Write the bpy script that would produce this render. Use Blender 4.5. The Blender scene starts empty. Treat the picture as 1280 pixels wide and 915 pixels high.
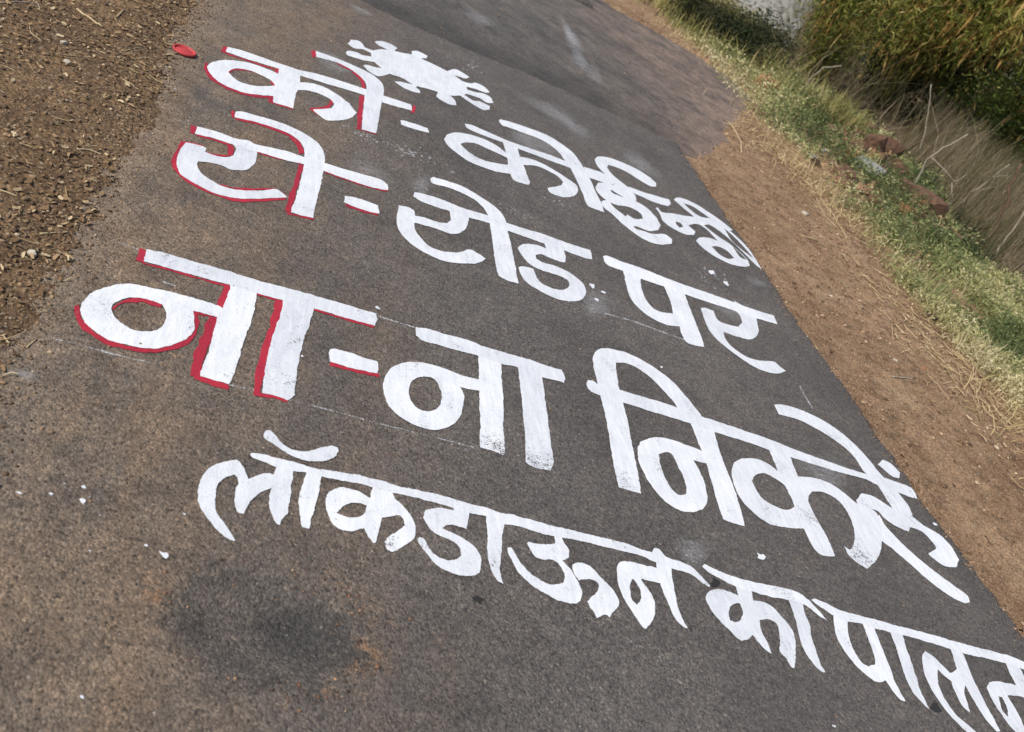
import bpy, math, random
import numpy as np
from mathutils import Vector, Matrix, noise as mn
from mathutils.geometry import delaunay_2d_cdt
random.seed(7); rng = np.random.default_rng(7)
scn = bpy.context.scene; C = scn.collection

# ------------------------------------------------------------------ camera, sky, sun, exposure
PW, PH, CX, CY = 1280.0, 915.0, 640.0, 457.5      # photograph size used for surveying the road plane
V1 = np.array([470.0, -400.0]); V2 = np.array([3150.0, 1282.0]); CAMH = 1.5
cc = np.array([CX, CY]); FPX = math.sqrt(-np.dot(V1-cc, V2-cc))
def _ax(V):
    v = np.array([V[0]-CX, -(V[1]-CY), -FPX]); return v/np.linalg.norm(v)
AY = _ax(V1); AX = _ax(V2); AZ = np.cross(AX, AY); RW = np.array([AX, AY, AZ])
cam = bpy.data.cameras.new('camera'); camo = bpy.data.objects.new('camera', cam); C.objects.link(camo)
cam.sensor_width = 36; cam.lens = FPX/PW*36; cam.clip_end = 2000; cam.clip_start = 0.05
camo.matrix_world = Matrix([list(RW[0])+[0], list(RW[1])+[0], list(RW[2])+[CAMH], [0, 0, 0, 1]])
cam.dof.use_dof = True; cam.dof.focus_distance = 2.9; cam.dof.aperture_fstop = 4.5
scn.camera = camo
SUN_EL = math.radians(47); SUN_V = Vector((-0.93, -0.37, 0)).normalized()*math.cos(SUN_EL) + Vector((0, 0, math.sin(SUN_EL)))
w = bpy.data.worlds.new('World'); scn.world = w; w.use_nodes = True
nt = w.node_tree; sk = nt.nodes.new('ShaderNodeTexSky'); sk.sky_type = 'NISHITA'; sk.sun_disc = False
sk.sun_elevation = SUN_EL; sk.sun_rotation = math.atan2(SUN_V.x, SUN_V.y); sk.air_density = 1.2; sk.dust_density = 2.0
nt.links.new(sk.outputs[0], nt.nodes['Background'].inputs[0]); nt.nodes['Background'].inputs[1].default_value = 0.10
sl = bpy.data.lights.new('sun', 'SUN'); sl.energy = 3.6; sl.angle = math.radians(0.6); sl.color = (1.0, 0.955, 0.88)
so = bpy.data.objects.new('sun', sl); C.objects.link(so); so.rotation_euler = SUN_V.to_track_quat('Z', 'Y').to_euler()
scn.view_settings.view_transform = 'Standard'; scn.view_settings.look = 'None'; scn.view_settings.gamma = 1
scn.view_settings.use_curve_mapping = False; scn.view_settings.exposure = 0.12

# ------------------------------------------------------------------ helpers
def ray(px, py):
    return RW @ np.array([px-CX, -(py-CY), -FPX])
def on_z(px, py, z=0.0):
    d = ray(px, py); t = (z-CAMH)/d[2]; return np.array([d[0]*t, d[1]*t])
def lerp_tab(v, xs, ys): return np.interp(v, xs, ys)
def _hash(ix, iy, s):
    h = (ix.astype(np.int64)*374761393 + iy.astype(np.int64)*668265263 + s*144665) & 0x7fffffff
    h = ((h ^ (h >> 13))*1274126177) & 0x7fffffff
    return ((h ^ (h >> 16)) & 0xffff)/65535.0
def vnoise(x, y, f, s=0):
    x = np.asarray(x, float)*f; y = np.asarray(y, float)*f; ix = np.floor(x); iy = np.floor(y); fx = x-ix; fy = y-iy
    fx = fx*fx*(3-2*fx); fy = fy*fy*(3-2*fy)
    a = _hash(ix, iy, s); b = _hash(ix+1, iy, s); c = _hash(ix, iy+1, s); d = _hash(ix+1, iy+1, s)
    return (a*(1-fx)+b*fx)*(1-fy)+(c*(1-fx)+d*fx)*fy - 0.5
def sstep(v, a, b):
    t = np.clip((v-a)/(b-a), 0, 1); return t*t*(3-2*t)
def road_right(y):
    y = np.asarray(y, float)
    return lerp_tab(y, [0.5, 1.63, 2.3, 3.59, 5.0, 5.75, 7], [3.27, 3.20, 3.13, 3.08, 3.05, 3.02, 3.02]) + 0.034*vnoise(y, y*0, 6, 3) + 0.026*vnoise(y, y*0, 24, 4) + 0.014*vnoise(y, y*0, 60, 44)
def seam_y(x): return 5.66 + 0.09*(np.asarray(x, float)-0.49) + 0.10*vnoise(x, np.asarray(x, float)*0, 2.5, 9) + 0.05*vnoise(x, np.asarray(x, float)*0, 11, 19) + 0.03*vnoise(x, np.asarray(x, float)*0, 40, 29)
def apron_x(y):
    return lerp_tab(y, [5.5, 5.75, 6.18, 6.73, 8.08, 9.13, 9.7, 10.05, 10.4], [3.0, 3.06, 3.45, 3.85, 4.65, 5.2, 5.2, 4.8, 3.2])
POT = (0.36, 1.07)
def rz(x, y):
    x = np.asarray(x, float); y = np.asarray(y, float)
    dx = (x-POT[0]); dy = (y-POT[1])
    r = np.sqrt((dx/0.22)**2+(dy/0.15)**2)
    z = -0.024*(1-sstep(r, 0.3, 1.0))
    return z + 0.0016*vnoise(x, y, 4, 11)
def ditch_x(y): return lerp_tab(y, [0, 3, 5.76, 6.76, 8.46, 10.25, 11.85, 15, 20, 60], [5.2, 6.0, 6.9, 7.2, 7.9, 8.4, 8.6, 8.8, 9, 9])
def gz(x, y):
    x = np.asarray(x, float); y = np.asarray(y, float)
    big = 0.03*vnoise(x, y, 0.8, 1) + 0.016*vnoise(x, y, 3.1, 2) + 0.010*vnoise(x, y, 11, 3) + 0.008*vnoise(x, y, 27, 4) + 0.005*vnoise(x, y, 55, 5)
    edgeL = -0.325 + 0.08*vnoise(x*0, y, 1.6, 6) + 0.05*vnoise(x, y, 9, 7) + 0.06*vnoise(x, y, 33, 8) + 0.04*vnoise(x, y, 70, 18)
    zl = 0.004 + 0.014*sstep(-x, 0.32, 0.5) + 0.10*sstep(-x, 0.8, 3) + 0.9*np.abs(big)*0.6 + big*0.6
    zr = -0.028 + big*0.55 + 0.02*sstep(x, 3.3, 4.4) + 0.03*vnoise(x, y, 1.5, 12)*sstep(x, 4.2, 5)
    d = x-ditch_x(y); zr = zr - 0.55*np.exp(-((d-0.6)/0.45)**2) + 0.10*sstep(d, 1, 3)
    under = -0.09
    left = 1-sstep(x, edgeL-0.02, edgeL+0.42)
    rr = road_right(y); right = np.where((y > 5.6) & (y < 10.4), sstep(x, apron_x(y)-0.28+0.5*vnoise(x, y, 5, 13)+0.25*vnoise(x, y, 19, 14), apron_x(y)+0.12), np.where(x > rr-0.05, 1.0, 0.0))
    right = np.where(y >= 10.4, sstep(x, 3.08, 3.2), right)
    return under + (zl-under)*left + (zr-under)*right
def ghit(px, py):
    d = ray(px, py); d = d/np.linalg.norm(d); t = 0.8
    for i in range(4000):
        p = np.array([0, 0, CAMH])+d*t
        if p[2] <= float(gz(p[0], p[1])) or t > 60: break
        t += 0.02
    return p
def upright(base, px, py):
    """point above the ground seen at (px,py), on the vertical plane through base that faces the viewer"""
    n = np.array([base[0], base[1], 0.0]); n /= np.linalg.norm(n); d = ray(px, py)
    t = np.dot(n, np.array(base)-np.array([0, 0, CAMH]))/np.dot(n, d)
    return np.array([0, 0, CAMH])+d*t

def tag(o, label=None, cat=None, group=None, kind=None):
    if label: o['label'] = label
    if cat: o['category'] = cat
    if group: o['group'] = group
    if kind: o['kind'] = kind
    return o
def empty(name, loc=(0, 0, 0)):
    o = bpy.data.objects.new(name, None); C.objects.link(o); o.location = loc; o.empty_display_size = 0.1; return o
def link(name, me, mat, parent=None):
    o = bpy.data.objects.new(name, me); C.objects.link(o)
    if mat and not me.materials: me.materials.append(mat)
    if parent:
        o.parent = parent
        o.matrix_parent_inverse = Matrix.Translation(parent.location).inverted()
    return o
def np_mesh(name, V, F, smooth=False, tint=None):
    """V (n,3); F (m,k) one polygon size"""
    V = np.asarray(V, np.float32); F = np.asarray(F, np.int32); k = F.shape[1]
    me = bpy.data.meshes.new(name); me.vertices.add(len(V)); me.vertices.foreach_set('co', V.ravel())
    me.loops.add(F.size); me.loops.foreach_set('vertex_index', F.ravel())
    me.polygons.add(len(F)); me.polygons.foreach_set('loop_start', np.arange(0, F.size, k, dtype=np.int32))
    me.polygons.foreach_set('loop_total', np.full(len(F), k, np.int32))
    if smooth: me.polygons.foreach_set('use_smooth', np.ones(len(F), bool))
    if tint is not None:
        a = me.attributes.new('tint', 'FLOAT', 'POINT'); a.data.foreach_set('value', np.asarray(tint, np.float32))
    me.update(); me.validate(); return me

# ------------------------------------------------------------------ materials
class NT:
    def __init__(s, name, rough=0.9, spec=0.25):
        s.m = bpy.data.materials.new(name); s.m.use_nodes = True; s.t = s.m.node_tree
        s.b = s.t.nodes['Principled BSDF']; s.out = s.t.nodes['Material Output']
        s.b.inputs['Roughness'].default_value = rough; s.b.inputs['Specular IOR Level'].default_value = spec
        s.co = s.n('ShaderNodeTexCoord').outputs['Object']
    def n(s, t, **k):
        x = s.t.nodes.new(t)
        for a, v in k.items(): setattr(x, a, v)
        return x
    def set(s, sock, v):
        if hasattr(v, 'links') or isinstance(v, bpy.types.NodeSocket): s.t.links.new(v, sock)
        else: sock.default_value = v
    def noise(s, sc, det=4, ro=0.6, vec=None, dist=0):
        x = s.n('ShaderNodeTexNoise'); x.inputs['Scale'].default_value = sc; x.inputs['Detail'].default_value = det
        x.inputs['Roughness'].default_value = ro; x.inputs['Distortion'].default_value = dist
        s.t.links.new(vec or s.co, x.inputs['Vector']); return x.outputs['Fac']
    def vor(s, sc, feat='F1', vec=None):
        x = s.n('ShaderNodeTexVoronoi', feature=feat); x.inputs['Scale'].default_value = sc
        s.t.links.new(vec or s.co, x.inputs['Vector']); return x
    def math(s, op, a, b=0.0, clamp=False):
        x = s.n('ShaderNodeMath', operation=op, use_clamp=clamp); s.set(x.inputs[0], a); s.set(x.inputs[1], b); return x.outputs[0]
    def rng(s, v, a, b, c=0.0, d=1.0, smooth=False):
        x = s.n('ShaderNodeMapRange'); x.interpolation_type = 'SMOOTHSTEP' if smooth else 'LINEAR'
        s.set(x.inputs['Value'], v)
        for q, e in zip(('From Min', 'From Max', 'To Min', 'To Max'), (a, b, c, d)): x.inputs[q].default_value = e
        return x.outputs['Result']
    def mix(s, f, a, b, mode='MIX'):
        x = s.n('ShaderNodeMix', data_type='RGBA', blend_type=mode)
        s.set(x.inputs[0], f); s.set(x.inputs[6], a if not isinstance(a, tuple) else (*a, 1)); s.set(x.inputs[7], b if not isinstance(b, tuple) else (*b, 1))
        return x.outputs[2]
    def ramp(s, v, stops, interp='LINEAR'):
        x = s.n('ShaderNodeValToRGB'); e = x.color_ramp.elements; x.color_ramp.interpolation = interp
        while len(e) < len(stops): e.new(0.5)
        for q, (p, c) in zip(e, stops): q.position = p; q.color = (*c, 1) if len(c) == 3 else c
        s.set(x.inputs[0], v); return x.outputs['Color']
    def xyz(s):
        x = s.n('ShaderNodeSeparateXYZ'); s.t.links.new(s.co, x.inputs[0]); return x.outputs
    def bump(s, h, strength=0.5, dist=0.01, nrm=None):
        x = s.n('ShaderNodeBump'); x.inputs['Strength'].default_value = strength; x.inputs['Distance'].default_value = dist
        s.set(x.inputs['Height'], h)
        if nrm: s.t.links.new(nrm, x.inputs['Normal'])
        s.t.links.new(x.outputs[0], s.b.inputs['Normal']); return x.outputs[0]
    def color(s, c): s.set(s.b.inputs['Base Color'], c if not isinstance(c, tuple) else (*c, 1))
    def attr(s, n): x = s.n('ShaderNodeAttribute', attribute_name=n); return x.outputs['Fac']
    def alpha(s, f):
        tr = s.n('ShaderNodeBsdfTransparent'); mx = s.n('ShaderNodeMixShader'); s.set(mx.inputs[0], f)
        s.t.links.new(tr.outputs[0], mx.inputs[1]); s.t.links.new(s.b.outputs[0], mx.inputs[2]); s.t.links.new(mx.outputs[0], s.out.inputs[0])

def asphalt_height(g):
    v = g.vor(185); d = g.math('SUBTRACT', 1.0, v.outputs['Distance'])
    return v, g.math('ADD', g.math('MULTIPLY', d, 0.6), g.math('MULTIPLY', g.noise(70, 4), 0.9))
def mat_asphalt(name, dark=False):
    g = NT(name, 0.88, 0.3); X, Y, Z = g.xyz()
    v, h = asphalt_height(g)
    sc = g.n('ShaderNodeSeparateColor'); g.t.links.new(v.outputs['Color'], sc.inputs[0])
    big = g.noise(1.6, 6, 0.62); mid = g.noise(9, 5, 0.65); fine = g.noise(38, 4, 0.7)
    if dark:
        grey = g.mix(g.rng(big, 0.35, 0.65), (0.092, 0.086, 0.084), (0.155, 0.138, 0.127))
        # tar-dark band beside the joint of the newer layer, dirt carried on from the apron
        jd = g.math('SUBTRACT', Y, g.math('ADD', g.math('MULTIPLY', X, 0.09), 5.62))
        tar = g.math('MULTIPLY', g.rng(jd, 0.05, 0.95, 1, 0, True), g.rng(mid, 0.25, 0.6, 0.5, 1))
        base = g.mix(tar, grey, (0.070, 0.064, 0.061))
        dust = g.math('ADD', g.math('MULTIPLY', g.rng(X, 2.0, 4.2, 0, 0.9, True), g.rng(g.math('ADD', big, g.math('MULTIPLY', mid, 0.5)), 0.50, 0.90)), g.rng(g.math('SUBTRACT', X, g.math('MULTIPLY', Y, 0.62)), -0.9, -0.15, 0, 0.55, True), True)
        base = g.mix(g.math('MULTIPLY', dust, 0.9), base, (0.27, 0.195, 0.155))
        base = g.mix(0.6, base, g.ramp(g.noise(4.5, 6, 0.75), [(0.3, (0.6, 0.6, 0.62)), (0.5, (1, 1, 1)), (0.7, (1.4, 1.36, 1.33))]), 'MULTIPLY')
    else:
        base = g.mix(g.rng(big, 0.36, 0.66), (0.112, 0.101, 0.096), (0.150, 0.134, 0.125))
        left = g.rng(X, -0.45, 1.15, 1, 0.0, True); near = g.rng(Y, 0.7, 2.1, 1, 0.0, True)
        df = g.math('MULTIPLY', g.math('ADD', left, g.math('MULTIPLY', g.math('MULTIPLY', near, left), 0.5)), g.rng(g.math('ADD', big, g.math('MULTIPLY', mid, 0.45)), 0.45, 0.95))
        ms = g.n('ShaderNodeMapping'); ms.inputs['Scale'].default_value = (3.4, 1.3, 1); ms.inputs['Rotation'].default_value = (0, 0, 0.25); g.t.links.new(g.co, ms.inputs[0])
        streak = g.rng(g.noise(1.0, 6, 0.7, ms.outputs[0], 0.4), 0.42, 0.68)
        base = g.mix(g.math('MULTIPLY', df, 0.85, True), base, (0.225, 0.168, 0.120))
        base = g.mix(g.math('MULTIPLY', g.math('MULTIPLY', streak, left), 0.75, True), base, (0.29, 0.188, 0.112))
        edge = g.math('ADD', g.rng(X, -0.12, -0.36, 0, 0.75, True), g.math('MULTIPLY', g.rng(mid, 0.45, 0.75), g.rng(X, 0.3, -0.3, 0, 0.8)))
        base = g.mix(g.math('MULTIPLY', edge, 1.0, True), base, (0.27, 0.208, 0.152))
        # bitumen-rich margin along the right side
        rg = g.math('MULTIPLY', g.rng(X, 2.80, 3.16, 0, 0.55, True), g.rng(mid, 0.3, 0.6, 0.5, 1))
        base = g.mix(rg, base, (0.075, 0.071, 0.068))
        # worn bowl: open dark stone on one side, rusty soil caught round its rim
        dx = g.math('DIVIDE', g.math('SUBTRACT', X, POT[0]+0.10), 0.13); dy = g.math('DIVIDE', g.math('SUBTRACT', Y, POT[1]+0.0), 0.10)
        ex = g.math('DIVIDE', g.math('SUBTRACT', X, POT[0]), 0.21); ey = g.math('DIVIDE', g.math('SUBTRACT', Y, POT[1]), 0.15)
        er = g.math('ADD', g.math('SQRT', g.math('ADD', g.math('MULTIPLY', ex, ex), g.math('MULTIPLY', ey, ey))), g.math('ADD', g.math('MULTIPLY', g.math('SUBTRACT', mid, 0.5), 0.5), g.math('MULTIPLY', g.math('SUBTRACT', fine, 0.5), 0.55)))
        r = g.math('ADD', g.math('SQRT', g.math('ADD', g.math('MULTIPLY', dx, dx), g.math('MULTIPLY', dy, dy))), g.math('MULTIPLY', g.math('SUBTRACT', mid, 0.5), 1.0))
        base = g.mix(g.rng(er, 0.70, 1.10, 0.6, 0, True), base, (0.110, 0.098, 0.090))
        base = g.mix(g.math('MULTIPLY', g.rng(r, 0.2, 1.25, 0.85, 0, True), g.rng(fine, 0.3, 0.55, 0.55, 1)), base, (0.052, 0.051, 0.051))
        rim = g.math('MULTIPLY', g.math('MULTIPLY', g.rng(er, 0.85, 1.05, 0, 1, True), g.rng(er, 1.15, 1.5, 1, 0, True)), g.rng(fine, 0.45, 0.60))
        side = g.math('ADD', g.math('MULTIPLY', g.rng(dx, 0.3, 1.2, 0, 1, True), g.rng(g.noise(6, 4), 0.42, 0.6)), g.math('MULTIPLY', g.rng(g.noise(5.1, 3), 0.58, 0.66), 0.6))
        base = g.mix(g.math('MULTIPLY', g.math('MULTIPLY', rim, side), 1.1, True), base, (0.30, 0.165, 0.085))
        rust = g.math('MULTIPLY', g.rng(g.noise(4.3, 5, 0.7), 0.60, 0.72), g.rng(fine, 0.42, 0.6))
        base = g.mix(g.math('MULTIPLY', rust, g.rng(X, 1.3, 0.2, 0.12, 0.6)), base, (0.27, 0.165, 0.09))
    agg = g.ramp(sc.outputs[0], [(0, (0.6, 0.6, 0.61)), (0.5, (0.95, 0.94, 0.93)), (0.85, (1.15, 1.13, 1.1)), (1, (1.5, 1.44, 1.36))])
    base = g.mix(0.85, base, agg, 'MULTIPLY')
    spk = g.rng(sc.outputs[1], 0.968, 0.99); base = g.mix(g.math('MULTIPLY', spk, g.rng(big, 0.35, 0.7, 0.15, 0.75)), base, (0.36, 0.30, 0.24))
    pit = g.rng(sc.outputs[2], 0.93, 0.97); base = g.mix(g.math('MULTIPLY', pit, 0.6), base, (0.03, 0.027, 0.025))
    base = g.mix(0.8, base, g.ramp(fine, [(0.25, (0.62, 0.62, 0.62)), (0.5, (1, 1, 1)), (0.75, (1.35, 1.33, 1.3))]), 'MULTIPLY')
    base = g.mix(0.75, base, g.ramp(mid, [(0.25, (0.72, 0.71, 0.70)), (0.5, (1, 1, 1)), (0.75, (1.24, 1.22, 1.19))]), 'MULTIPLY')
    grain = g.noise(88, 5, 0.8)
    base = g.mix(g.rng(g.noise(3.3, 3), 0.35, 0.65, 0.7, 1.0), base, g.ramp(grain, [(0.30, (0.34, 0.33, 0.32)), (0.43, (0.86, 0.86, 0.86)), (0.56, (1.05, 1.05, 1.05)), (0.70, (1.6, 1.55, 1.48))]), 'MULTIPLY')
    h = g.math('ADD', h, g.math('MULTIPLY', grain, 1.3))
    g.color(base); g.bump(h, 0.75, 0.006); return g.m
M = {}
M['asphalt'] = mat_asphalt('asphalt'); M['old_asphalt'] = mat_asphalt('old_asphalt', True)

def mat_soil():
    g = NT('soil', 0.97, 0.1); X, Y, Z = g.xyz()
    big = g.noise(1.3, 6, 0.65); mid = g.noise(11, 6, 0.7); fine = g.noise(75, 5, 0.75); v = g.vor(62); v2 = g.vor(150)
    L = g.mix(g.rng(big, 0.35, 0.68), (0.175, 0.112, 0.064), (0.275, 0.180, 0.102))
    L = g.mix(g.rng(mid, 0.42, 0.72), L, (0.105, 0.072, 0.050))
    R = g.mix(g.rng(big, 0.35, 0.65), (0.245, 0.152, 0.092), (0.375, 0.245, 0.152))
    R = g.mix(g.rng(mid, 0.46, 0.70), R, (0.140, 0.088, 0.054))
    R = g.mix(g.math('MULTIPLY', g.rng(g.noise(3.2, 5, 0.7), 0.5, 0.72), g.rng(X, 3.1, 4.6, 0.25, 1)), R, (0.40, 0.30, 0.185))
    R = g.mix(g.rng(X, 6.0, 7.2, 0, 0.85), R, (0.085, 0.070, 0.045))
    c = g.mix(g.rng(X, 1, 2), L, R)
    sc = g.n('ShaderNodeSeparateColor'); g.t.links.new(v2.outputs['Color'], sc.inputs[0])
    c = g.mix(0.8, c, g.ramp(sc.outputs[0], [(0, (0.6, 0.58, 0.56)), (0.5, (0.95, 0.95, 0.95)), (1, (1.55, 1.5, 1.42))]), 'MULTIPLY')
    c = g.mix(0.7, c, g.ramp(fine, [(0.3, (0.55, 0.55, 0.55)), (0.5, (1, 1, 1)), (0.72, (1.4, 1.4, 1.38))]), 'MULTIPLY')
    c = g.mix(g.math('MULTIPLY', g.rng(sc.outputs[1], 0.94, 0.98), 0.8), c, (0.45, 0.36, 0.26))
    g.color(c)
    h = g.math('ADD', g.math('MULTIPLY', g.math('SUBTRACT', 1.0, v.outputs['Distance']), 0.8), g.math('MULTIPLY', fine, 1.2))
    g.bump(h, 0.8, 0.012); return g.m
M['soil'] = mat_soil()

def mat_paint(name, c1, c2, wear=0.5, thin=False):
    g = NT(name, 0.62, 0.35); v, h = asphalt_height(g)
    big = g.noise(7, 5, 0.6); fine = g.noise(210, 3, 0.7); mid = g.noise(42, 4, 0.65)
    st = g.n('ShaderNodeMapping'); st.inputs['Scale'].default_value = (60, 9, 1); g.t.links.new(g.co, st.inputs[0])
    brush = g.noise(1.0, 3, 0.6, st.outputs[0])
    oi = g.n('ShaderNodeObjectInfo').outputs['Random']
    c = g.mix(g.rng(g.math('ADD', g.math('ADD', g.math('MULTIPLY', big, 0.6), g.math('MULTIPLY', brush, 0.7)), g.math('MULTIPLY', oi, 0.22)), 0.52, 0.95), c1, c2)
    grain = g.noise(88, 5, 0.8)
    c = g.mix(0.8, c, g.ramp(grain, [(0.28, (0.70, 0.69, 0.68)), (0.42, (0.96, 0.96, 0.96)), (0.6, (1, 1, 1))]), 'MULTIPLY')
    g.color(c)
    # pinholes where the brush skipped the open texture of the stone
    sk = g.math('ADD', g.math('MULTIPLY', fine, 0.75), g.math('MULTIPLY', mid, 0.35)); sk = g.math('ADD', sk, g.math('MULTIPLY', g.rng(big, 0.50, 0.72), 0.16*wear))
    sk = g.math('SUBTRACT', sk, g.math('MULTIPLY', g.attr('worn'), -0.14))
    sk = g.math('ADD', sk, g.rng(grain, 0.40, 0.28, 0, 0.12))
    a = g.rng(sk, 0.69, 0.77, 1, 0.12) if not thin else g.rng(sk, 0.48, 0.60, 0.75, 0.0)
    g.alpha(a)
    g.bump(g.math('ADD', h, g.math('MULTIPLY', grain, 0.8)), 0.28, 0.004); return g.m
M['white_paint'] = mat_paint('white_paint', (0.82, 0.83, 0.85), (0.63, 0.645, 0.685), 0.7)
M['red_paint'] = mat_paint('red_paint', (0.47, 0.028, 0.05), (0.35, 0.02, 0.04), 1.0)
M['chalk'] = mat_paint('chalk', (0.72, 0.72, 0.74), (0.62, 0.62, 0.64), 0.6, True)
def mat_haze():
    g = NT('paint_dust', 0.9, 0.1); g.color((0.62, 0.62, 0.64))
    st = g.n('ShaderNodeMapping'); st.inputs['Scale'].default_value = (10, 55, 1); st.inputs['Rotation'].default_value = (0, 0, 0.3); g.t.links.new(g.co, st.inputs[0])
    f = g.math('MULTIPLY', g.rng(g.noise(1, 4, 0.7, st.outputs[0]), 0.3, 0.7), g.rng(g.noise(90, 4, 0.7), 0.3, 0.75))
    g.alpha(g.math('MULTIPLY', f, g.attr('tint'))); return g.m
M['paint_dust'] = mat_haze()
def mat_simple(name, c1, c2, sc=30, rough=0.85, spec=0.25, bump=0.4, bd=0.004):
    g = NT(name, rough, spec); n = g.noise(sc, 5, 0.65); g.color(g.mix(g.rng(n, 0.3, 0.7), c1, c2)); g.bump(g.noise(sc*2.3, 4), bump, bd); return g.m
M['red_plastic'] = mat_simple('red_plastic', (0.60, 0.045, 0.06), (0.36, 0.06, 0.055), 55, 0.6, 0.35, 0.3)
M['straw_stick'] = mat_simple('straw_stick', (0.52, 0.41, 0.25), (0.36, 0.26, 0.15), 60)
M['brown_stick'] = mat_simple('brown_stick', (0.17, 0.105, 0.065), (0.10, 0.062, 0.04), 40)
M['grey_stick'] = mat_simple('grey_stick', (0.40, 0.35, 0.28), (0.26, 0.22, 0.17), 30)
M['char'] = mat_simple('char', (0.03, 0.018, 0.018), (0.06, 0.035, 0.03), 40)
M['clod'] = mat_simple('clod', (0.175, 0.10, 0.068), (0.085, 0.049, 0.034), 9, 0.95, 0.1, 0.8, 0.02)
M['orange_clod'] = mat_simple('orange_clod', (0.36, 0.19, 0.10), (0.22, 0.115, 0.06), 9, 0.95, 0.1, 0.8, 0.02)
M['grey_stone'] = mat_simple('grey_stone', (0.36, 0.36, 0.36), (0.22, 0.22, 0.23), 14, 0.9, 0.2, 0.7, 0.01)
M['pale_stone'] = mat_simple('pale_stone', (0.52, 0.46, 0.37), (0.38, 0.33, 0.27), 20, 0.9, 0.2, 0.5, 0.006)
M['wall_paint'] = mat_simple('wall_paint', (0.78, 0.78, 0.77), (0.66, 0.66, 0.65), 1.5, 0.9, 0.2, 0.3, 0.01)
M['pink_scrap'] = mat_simple('pink_scrap', (0.60, 0.28, 0.30), (0.72, 0.68, 0.66), 45)
M['bitumen'] = mat_simple('bitumen', (0.02, 0.019, 0.018), (0.035, 0.032, 0.03), 80, 0.6, 0.4, 0.5)
def mat_tint(name, stops, rough=0.75, trans=0.25, spec=0.25):
    g = NT(name, rough, spec); c = g.ramp(g.attr('tint'), stops)
    c = g.mix(0.5, c, g.ramp(g.noise(5, 3), [(0.3, (0.75, 0.75, 0.75)), (0.7, (1.25, 1.25, 1.25))]), 'MULTIPLY')
    g.color(c)
    if trans:
        tl = g.n('ShaderNodeBsdfTranslucent'); g.t.links.new(c, tl.inputs[0]); mx = g.n('ShaderNodeMixShader'); mx.inputs[0].default_value = trans
        g.t.links.new(g.b.outputs[0], mx.inputs[1]); g.t.links.new(tl.outputs[0], mx.inputs[2]); g.t.links.new(mx.outputs[0], g.out.inputs[0])
    return g.m
M['pebble_left'] = mat_tint('pebble_left', [(0, (0.075, 0.048, 0.033)), (0.4, (0.17, 0.115, 0.072)), (0.75, (0.26, 0.172, 0.10)), (0.97, (0.34, 0.24, 0.15)), (1, (0.52, 0.42, 0.30))], 0.95, 0)
M['pebble_right'] = mat_tint('pebble_right', [(0, (0.10, 0.06, 0.038)), (0.4, (0.22, 0.135, 0.082)), (0.85, (0.34, 0.225, 0.14)), (0.985, (0.42, 0.30, 0.20)), (1, (0.6, 0.5, 0.38))], 0.95, 0)
M['rubble'] = mat_tint('rubble', [(0, (0.06, 0.035, 0.024)), (0.5, (0.15, 0.08, 0.05)), (0.85, (0.24, 0.13, 0.08)), (1, (0.40, 0.24, 0.14))], 0.95, 0)
M['litter'] = mat_tint('litter', [(0, (0.09, 0.052, 0.03)), (0.45, (0.22, 0.135, 0.072)), (0.8, (0.36, 0.245, 0.135)), (1, (0.58, 0.46, 0.29))], 0.85, 0.1)
M['straw'] = mat_tint('straw', [(0, (0.32, 0.22, 0.11)), (0.5, (0.50, 0.38, 0.20)), (1, (0.68, 0.56, 0.34))], 0.8, 0.15)
M['green_herb'] = mat_tint('green_herb', [(0, (0.07, 0.095, 0.036)), (0.3, (0.19, 0.235, 0.09)), (0.6, (0.36, 0.375, 0.16)), (0.85, (0.54, 0.48, 0.24)), (1, (0.68, 0.60, 0.38))], 0.7, 0.3)
M['yellow_grass'] = mat_tint('yellow_grass', [(0, (0.14, 0.15, 0.045)), (0.4, (0.30, 0.27, 0.09)), (0.8, (0.44, 0.37, 0.16)), (1, (0.56, 0.47, 0.25))], 0.75, 0.3)
M['dry_grass'] = mat_tint('dry_grass', [(0, (0.06, 0.075, 0.025)), (0.35, (0.15, 0.14, 0.065)), (0.65, (0.27, 0.21, 0.14)), (1, (0.45, 0.36, 0.26))], 0.8, 0.3)
M['leaf_green'] = mat_tint('leaf_green', [(0, (0.06, 0.08, 0.016)), (0.35, (0.19, 0.22, 0.042)), (0.7, (0.38, 0.38, 0.09)), (1, (0.60, 0.52, 0.19))], 0.55, 0.45)
M['leaf_fresh'] = mat_tint('leaf_fresh', [(0, (0.03, 0.06, 0.015)), (0.4, (0.10, 0.155, 0.035)), (0.75, (0.22, 0.26, 0.06)), (1, (0.42, 0.38, 0.12))], 0.6, 0.35)
M['leaf_dry'] = mat_tint('leaf_dry', [(0, (0.22, 0.12, 0.035)), (0.5, (0.46, 0.27, 0.08)), (1, (0.70, 0.48, 0.19))], 0.75, 0.35)
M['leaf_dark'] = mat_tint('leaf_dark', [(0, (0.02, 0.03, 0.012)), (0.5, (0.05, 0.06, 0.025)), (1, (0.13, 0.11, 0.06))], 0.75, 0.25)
M['bark'] = mat_simple('bark', (0.15, 0.12, 0.07), (0.08, 0.06, 0.035), 12)
M['culm'] = mat_simple('culm', (0.20, 0.19, 0.05), (0.12, 0.11, 0.035), 10, 0.6)

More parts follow.
